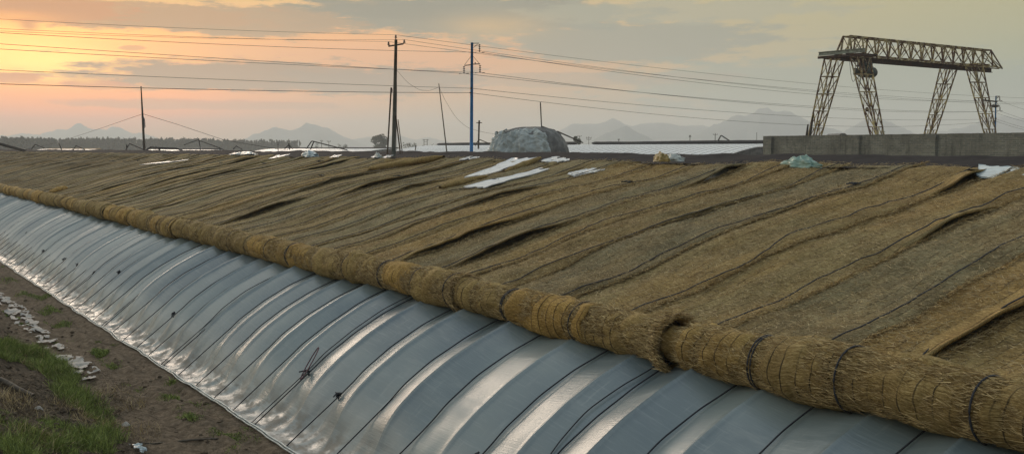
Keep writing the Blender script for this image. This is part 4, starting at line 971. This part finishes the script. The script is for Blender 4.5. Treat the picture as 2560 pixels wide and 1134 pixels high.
def tree_proto(name, seed, h, w, n, leaf, shape, mat):
    root = bpy.data.objects.new(name, None); C.objects.link(root)
    v, q = crown_mesh(seed, h, w, n, leaf, shape); fast_mesh('crown', v, q, mat, root, smooth=False)
    mb = MB(); g = random.Random(seed); mb.tube([[0, 0, -.1], [g.gauss(0, .05), 0, h*.4], [g.gauss(0, .1), 0, h*.85]], [.16, .11, .03], 7)
    for _ in range(7): z = g.uniform(.25, .7)*h; a = g.uniform(0, 6.28); mb.tube([[0, 0, z], [math.cos(a)*w*.3, math.sin(a)*w*.3, z+h*.16]], [.05, .015], 5)
    mb.build('trunk', M_bark, root); return root
def place(src, first, loc, s, sz, label, cat, grp, rz):
    o = src if first else src.copy()
    if not first: C.objects.link(o)
    o.location = loc; o.scale = (s, s, sz); o.rotation_euler = (0, 0, rz); tag(o, label, cat, grp)
    if not first:
        for ch in src.children: d = ch.copy(); C.objects.link(d); d.parent = o
    return o
pop = [tree_proto('poplar_tree', 200+i, 8.0, 2.6, 900, .30, 'poplar', M_leaf2) for i in range(7)]; used = [False]*7
def poplar(px, ytop, D, label, grp, wide=1.):
    i = random.randrange(7); b0 = W(px, 371, D); H = (371-ytop)*D/F_+HC; first = not used[i]; used[i] = True
    place(pop[i], first, (b0[0], b0[1], 0), H/8*wide*.95, H/8, label, 'tree', grp, random.uniform(0, 6))
def topy(px): return float(np.interp(px, [-40, 0, 30, 55, 72, 95, 130, 150, 300, 450, 600, 700, 745], [338, 340, 343, 341, 344, 340, 345, 346, 345, 346, 350, 350, 350]))
L1 = 'broad dark poplar in the clump at the far left edge of the tree row'; L2 = 'slim hazy poplar in the long even row on the horizon'
px = -30
while px < 745:
    if 139 < px < 148: px += 8; continue
    if px < 140: poplar(px, topy(px)+random.uniform(-2, 3.5), 560+px*.16, L1, 'poplars in the far left clump', 1.35); px += random.uniform(4.5, 9)
    else: poplar(px, topy(px)+random.uniform(-1.5, 2), 610+px*.16, L2, 'poplars in the long hazy row', 1.15); px += random.uniform(3.3, 5.2)
px = -25
while px < 744:
    if 136 < px < 150: px += 14; continue
    lf = px < 140; poplar(px, topy(px)+random.uniform(2, 7), (580 if lf else 630)+px*.16, L1 if lf else L2, 'poplars in the far left clump' if lf else 'poplars in the long hazy row', 1.7); px += random.uniform(5, 8)
px = -20
while px < 742:
    if 136 < px < 150: px += 14; continue
    lf = px < 140; poplar(px, topy(px)+random.uniform(3, 9), (600 if lf else 650)+px*.16, L1 if lf else L2, 'poplars in the far left clump' if lf else 'poplars in the long hazy row', 1.5); px += random.uniform(5, 8)
def bush(px, ytop, D, wpx, label, seed, n=1500, mat=M_leaf, cat='tree', grp=None, name='round_tree'):
    H = (371-ytop)*D/F_+HC; w_ = wpx*D/F_; r = tree_proto(name, seed, H, w_, n, .035*H, 'round', mat); b0 = W(px, 371, D); r.location = (b0[0], b0[1], 0); tag(r, label, cat, grp)
bush(947, 344, 480, 24, 'lone round tree left of the concrete pole', 301, 2600); bush(958, 345, 480, 20, 'second crown leaning against the lone round tree', 302, 2200)
bush(1441, 343, 260, 13, 'small bushy tree behind the slanting arm of the shed', 303, 900)
bush(1055, 358, 380, 16, 'small hazy tree beside the H shaped pole', 304, 700)
for i, (px, yt, wp) in enumerate(((1012, 362, 14), (1022, 361, 14), (1031, 361, 16), (1043, 362, 12), (1080, 364, 14), (1092, 365, 12), (860, 364, 14), (850, 363, 10), (790, 361, 16))):
    bush(px, yt, 420, wp, 'low hazy bush on the horizon behind the ridge', 310+i, 350, cat='bush', grp='low bushes on the horizon', name='bush')
# ---------------------------------------------------------------- hills
def hill(pts, D, seed, front=500, backd=400):
    D *= .7; front *= .7; backd *= .7
    pts = np.array(pts, float); px = np.linspace(pts[0, 0], pts[-1, 0], 130); py = np.interp(px, pts[:, 0], pts[:, 1])
    kk = np.hanning(9); kk /= kk.sum(); py = np.convolve(np.pad(py, 4, mode='edge'), kk, 'valid')+(fbm(px*.06+seed, 0*px, 151, 3)-.5)*4.0
    t = np.linspace(-1, 1, 34); rows = []
    for tt in t:
        dd_ = D+(tt*front if tt < 0 else tt*backd); sh = (1-abs(tt))**1.05
        ridge = np.array([W(a, b_, D) for a, b_ in zip(px, py)]); base = np.array([W(a, 371, dd_) for a in px])
        h = ridge[:, 2]*sh*(1+.35*(fbm(px*.03+seed, np.full_like(px, tt*3), 152, 3)-.5)*(1-abs(tt) < .97)); base[:, 2] = h-3
        rows.append(base)
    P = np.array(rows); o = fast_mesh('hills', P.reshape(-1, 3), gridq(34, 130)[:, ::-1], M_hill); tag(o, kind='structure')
hill([(1300, 362), (1360, 338), (1400, 318), (1430, 306), (1465, 313), (1505, 306), (1523, 295), (1560, 304), (1582, 310), (1625, 297), (1660, 306), (1760, 310), (1850, 335), (1950, 365)], 4300, 1)
hill([(1455, 360), (1500, 338), (1535, 318), (1563, 308), (1580, 313), (1625, 342), (1660, 362)], 2900, 2, 300, 250)
hill([(1700, 345), (1760, 314), (1820, 290), (1880, 271), (1940, 268), (1990, 275), (2050, 308), (2110, 330), (2180, 362)], 3600, 3)
hill([(2080, 345), (2110, 320), (2140, 304), (2190, 294), (2230, 300), (2270, 322), (2330, 355)], 3900, 4)
hill([(2280, 355), (2330, 335), (2380, 318), (2440, 298), (2520, 288), (2580, 290), (2680, 320), (2760, 350)], 4100, 5)
hill([(2310, 352), (2350, 330), (2383, 320), (2405, 322), (2440, 345)], 3100, 6, 250, 200)
hill([(570, 362), (610, 342), (650, 325), (690, 317), (735, 320), (775, 309), (798, 307), (830, 324), (870, 340), (920, 362)], 4000, 7)
hill([(60, 350), (110, 326), (150, 319), (178, 315), (190, 309), (205, 307), (220, 312), (245, 319), (275, 314), (310, 322), (380, 338), (520, 362)], 5300, 8, 300, 200)
hill([(-60, 345), (0, 333), (72, 328), (130, 334), (180, 336), (260, 352)], 5100, 9)
hill([(880, 345), (960, 335), (1000, 332), (1040, 345), (1085, 342), (1160, 362)], 4900, 10)
# ---------------------------------------------------------------- haze
mb = MB(); mb.box((1860, 1860, 55), (4380, 4380, 114)); hz = mb.build('haze', M_hill, smooth=False); hz.data.materials.clear(); tag(hz, kind='stuff', label='thin evening haze over the plain')
hm = bpy.data.materials.new('haze_air'); hm.use_nodes = True; nt = hm.node_tree
for n_ in list(nt.nodes):
    if n_.type != 'OUTPUT_MATERIAL': nt.nodes.remove(n_)
pv = nt.nodes.new('ShaderNodeVolumePrincipled'); pv.inputs['Color'].default_value = (.955, .985, 1, 1); pv.inputs['Density'].default_value = .0005; pv.inputs['Anisotropy'].default_value = .35
nt.links.new(pv.outputs[0], nt.nodes['Material Output'].inputs['Volume']); hz.data.materials.append(hm)
# ---------------------------------------------------------------- sky
def azel(px, py): r = ray(px, py); return math.degrees(math.atan2(r[0], r[1])), math.degrees(math.atan2(r[2], math.hypot(r[0], r[1])))
SUNPX = (150, 230); saz, sel = azel(*SUNPX); print('sun', saz, sel)
world = bpy.data.worlds.new('World'); sc.world = world; world.use_nodes = True; nt = world.node_tree; bg = nt.nodes['Background']
v, x, y, z = coords(nt, 'Generated')
az = x._m('ARCTAN2', y)*(180/PI); el = z._m('ARCSINE')*(180/PI)
nz1 = noise(nt, vec(nt, az*.16, el*.62), 1, 5, .58); nz2 = noise(nt, vec(nt, az*.5+40, el*2.4), 1, 6, .62); nz3 = noise(nt, vec(nt, az*.05, el*.12, 4.0), 1, 5, .55)
def ramp(f, stops):
    r = nt.nodes.new('ShaderNodeValToRGB'); cr_ = r.color_ramp
    cr_.elements[0].position = stops[0][0]; cr_.elements[0].color = stops[0][1]; cr_.elements[1].position = stops[-1][0]; cr_.elements[1].color = stops[-1][1]
    for p_, c_ in stops[1:-1]: e_ = cr_.elements.new(p_); e_.color = c_
    nt.links.new(f.s, r.inputs[0]); return r.outputs[0]
elw = el+(nz1-.5)*1.2
base = ramp((elw/90).clamp(), [(0, lin(186, 170, 148)), (.03, lin(192, 172, 143)), (.075, lin(197, 178, 132)), (.16, lin(196, 188, 158)), (.4, lin(176, 184, 178)), (1, lin(150, 166, 180))])
azf = az.smooth(20, 62)
right = ramp((elw/90).clamp(), [(0, lin(142, 154, 146)), (.025, lin(150, 162, 145)), (.055, lin(166, 168, 136)), (.09, lin(184, 175, 130)), (.2, lin(184, 184, 158)), (.5, lin(160, 172, 172)), (1, lin(150, 166, 180))])
col = mixc(nt, azf, base, right)
def blob(px, py, sx, sy, k=0., p=1.):
    a0, e0 = azel(px, py); dx = (az-a0)/(sx/45.); dy = (el-e0)/(sy/45.)
    g_ = ((dx*dx+dy*dy)*-.5)._m('EXPONENT')
    return g_ if not k else (g_+(nz2-.5)*k*g_+(nz1-.5)*k*g_)
for (px, py, sx, sy, c_, amt, k_) in (
    (500, 130, 640, 110, (0.953, 0.433, 0.171, 1), .85, 0), (300, 110, 460, 75, (1.443, 0.605, 0.137, 1), .8, .3), (600, 5, 420, 16, (0.910, 0.549, 0.205, 1), .7, .3),
    (170, 265, 280, 58, (1.75, .40, .16, 1), .95, 0), (90, 140, 250, 62, (1.9, .92, .16, 1), 1.0, .3), (160, 225, 190, 40, (1.568, 0.410, 0.082, 1), .85, 0), (110, 150, 110, 36, (2.1, 1.35, .30, 1), .8, .3),
    (60, 350, 520, 26, (0.484, 0.378, 0.238, 1), .6, 0), (800, 130, 380, 26, (0.974, 0.466, 0.212, 1), .7, .4), (1050, 165, 300, 42, (0.783, 0.399, 0.212, 1), .7, .3)):
    col = mixc(nt, (blob(px, py, sx, sy, k_)*amt).clamp(), col, c_)
for (px, py, sx, sy, c_, amt, th) in (
    (1180, 40, 300, 34, (0.279, 0.270, 0.207, 1), 1., .27), (960, 22, 150, 20, (0.251, 0.248, 0.194, 1), .9, .3), (1560, 105, 280, 38, (0.307, 0.310, 0.246, 1), .9, .3), (640, 190, 300, 26, (0.391, 0.261, 0.176, 1), 1., .25), (960, 205, 170, 24, (0.344, 0.261, 0.194, 1), .9, .28),
    (560, 55, 230, 26, (0.437, 0.297, 0.176, 1), .95, .28), (330, 40, 200, 22, (0.521, 0.297, 0.150, 1), .9, .3), (60, 22, 170, 20, (0.627, 0.264, 0.108, 1), .95, .28), (35, 195, 42, 8, (0.735, 0.256, 0.115, 1), .85, .3), (240, 212, 55, 8, (0.833, 0.280, 0.122, 1), .8, .32), (330, 120, 26, 5, (0.735, 0.336, 0.144, 1), .7, .35),
    (2150, 220, 420, 60, (0.307, 0.351, 0.290, 1), .75, .32), (1700, 30, 300, 22, (0.391, 0.378, 0.273, 1), .7, .34), (520, 262, 260, 9, (0.558, 0.333, 0.220, 1), .6, .35), (1400, 200, 300, 14, (0.391, 0.315, 0.238, 1), .5, .38)):
    f = (blob(px, py, sx, sy)*1.1+(nz2-.5)*1.3+(nz1-.5)*.9)
    col = mixc(nt, f.smooth(th, th+.32)*(amt)*(blob(px, py, sx*1.6, sy*1.8)*1.6).clamp(), col, c_)
for (px, py, sx, sy, c_, amt) in ((1235, 66, 85, 20, (0.608, 0.416, 0.209, 1), .9), (215, 202, 20, 5, (1.225, 0.600, 0.144, 1), .8), (300, 220, 60, 3, (1.225, 0.520, 0.144, 1), .7), (20, 42, 70, 9, (1.225, 0.496, 0.115, 1), .8), (72, 64, 15, 8, (0.608, 0.224, 0.101, 1), .8), (60, 205, 40, 3, (1.225, 0.480, 0.144, 1), .6)):
    col = mixc(nt, (blob(px, py, sx, sy, .9)*amt).clamp(), col, c_)
# bright band added above the picture to light straw and film; rear sky darkened
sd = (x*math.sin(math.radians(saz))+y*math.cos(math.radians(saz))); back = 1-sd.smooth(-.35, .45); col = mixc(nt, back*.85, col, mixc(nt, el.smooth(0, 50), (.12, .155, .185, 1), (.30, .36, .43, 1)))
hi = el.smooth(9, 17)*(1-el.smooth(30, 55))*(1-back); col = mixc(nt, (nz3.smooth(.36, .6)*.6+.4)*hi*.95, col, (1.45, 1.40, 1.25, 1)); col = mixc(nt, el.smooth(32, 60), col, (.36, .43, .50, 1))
gain = ((el*-.28)._m('EXPONENT')*.15)._m('MINIMUM', .15)+1.0; gv = vec(nt, gain, gain, gain); col = mixc(nt, 1.0, col, gv, 'MULTIPLY')
low = 1-el.smooth(-1.5, 0.); col = mixc(nt, low, col, (.12, .11, .09, 1))
sk = nt.nodes.new('ShaderNodeTexSky'); sk.sky_type = 'NISHITA'; sk.sun_disc = False; sk.sun_elevation = math.radians(max(sel, 3)); sk.sun_rotation = math.radians(saz)
skm = mixc(nt, 1.0, sk.outputs[0], (.006, .006, .006, 1), 'MULTIPLY')
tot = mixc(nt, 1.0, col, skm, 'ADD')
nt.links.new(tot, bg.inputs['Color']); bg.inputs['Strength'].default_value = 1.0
sun = bpy.data.lights.new('sun', 'SUN'); sun.energy = 1.0; sun.angle = math.radians(26); sun.color = (1, .78, .60)
so = bpy.data.objects.new('sun', sun); C.objects.link(so); e_ = math.radians(10); a_ = math.radians(saz)
dvec = Vector((math.sin(a_)*math.cos(e_), math.cos(a_)*math.cos(e_), math.sin(e_))); so.rotation_euler = dvec.to_track_quat('Z', 'Y').to_euler()
vs = sc.view_settings; vs.view_transform = 'Standard'; vs.look = 'None'; vs.exposure = 0; vs.gamma = 1
sc.cycles.use_denoising = True; sc.cycles.max_bounces = 6; sc.cycles.volume_bounces = 3; sc.cycles.diffuse_bounces = 3
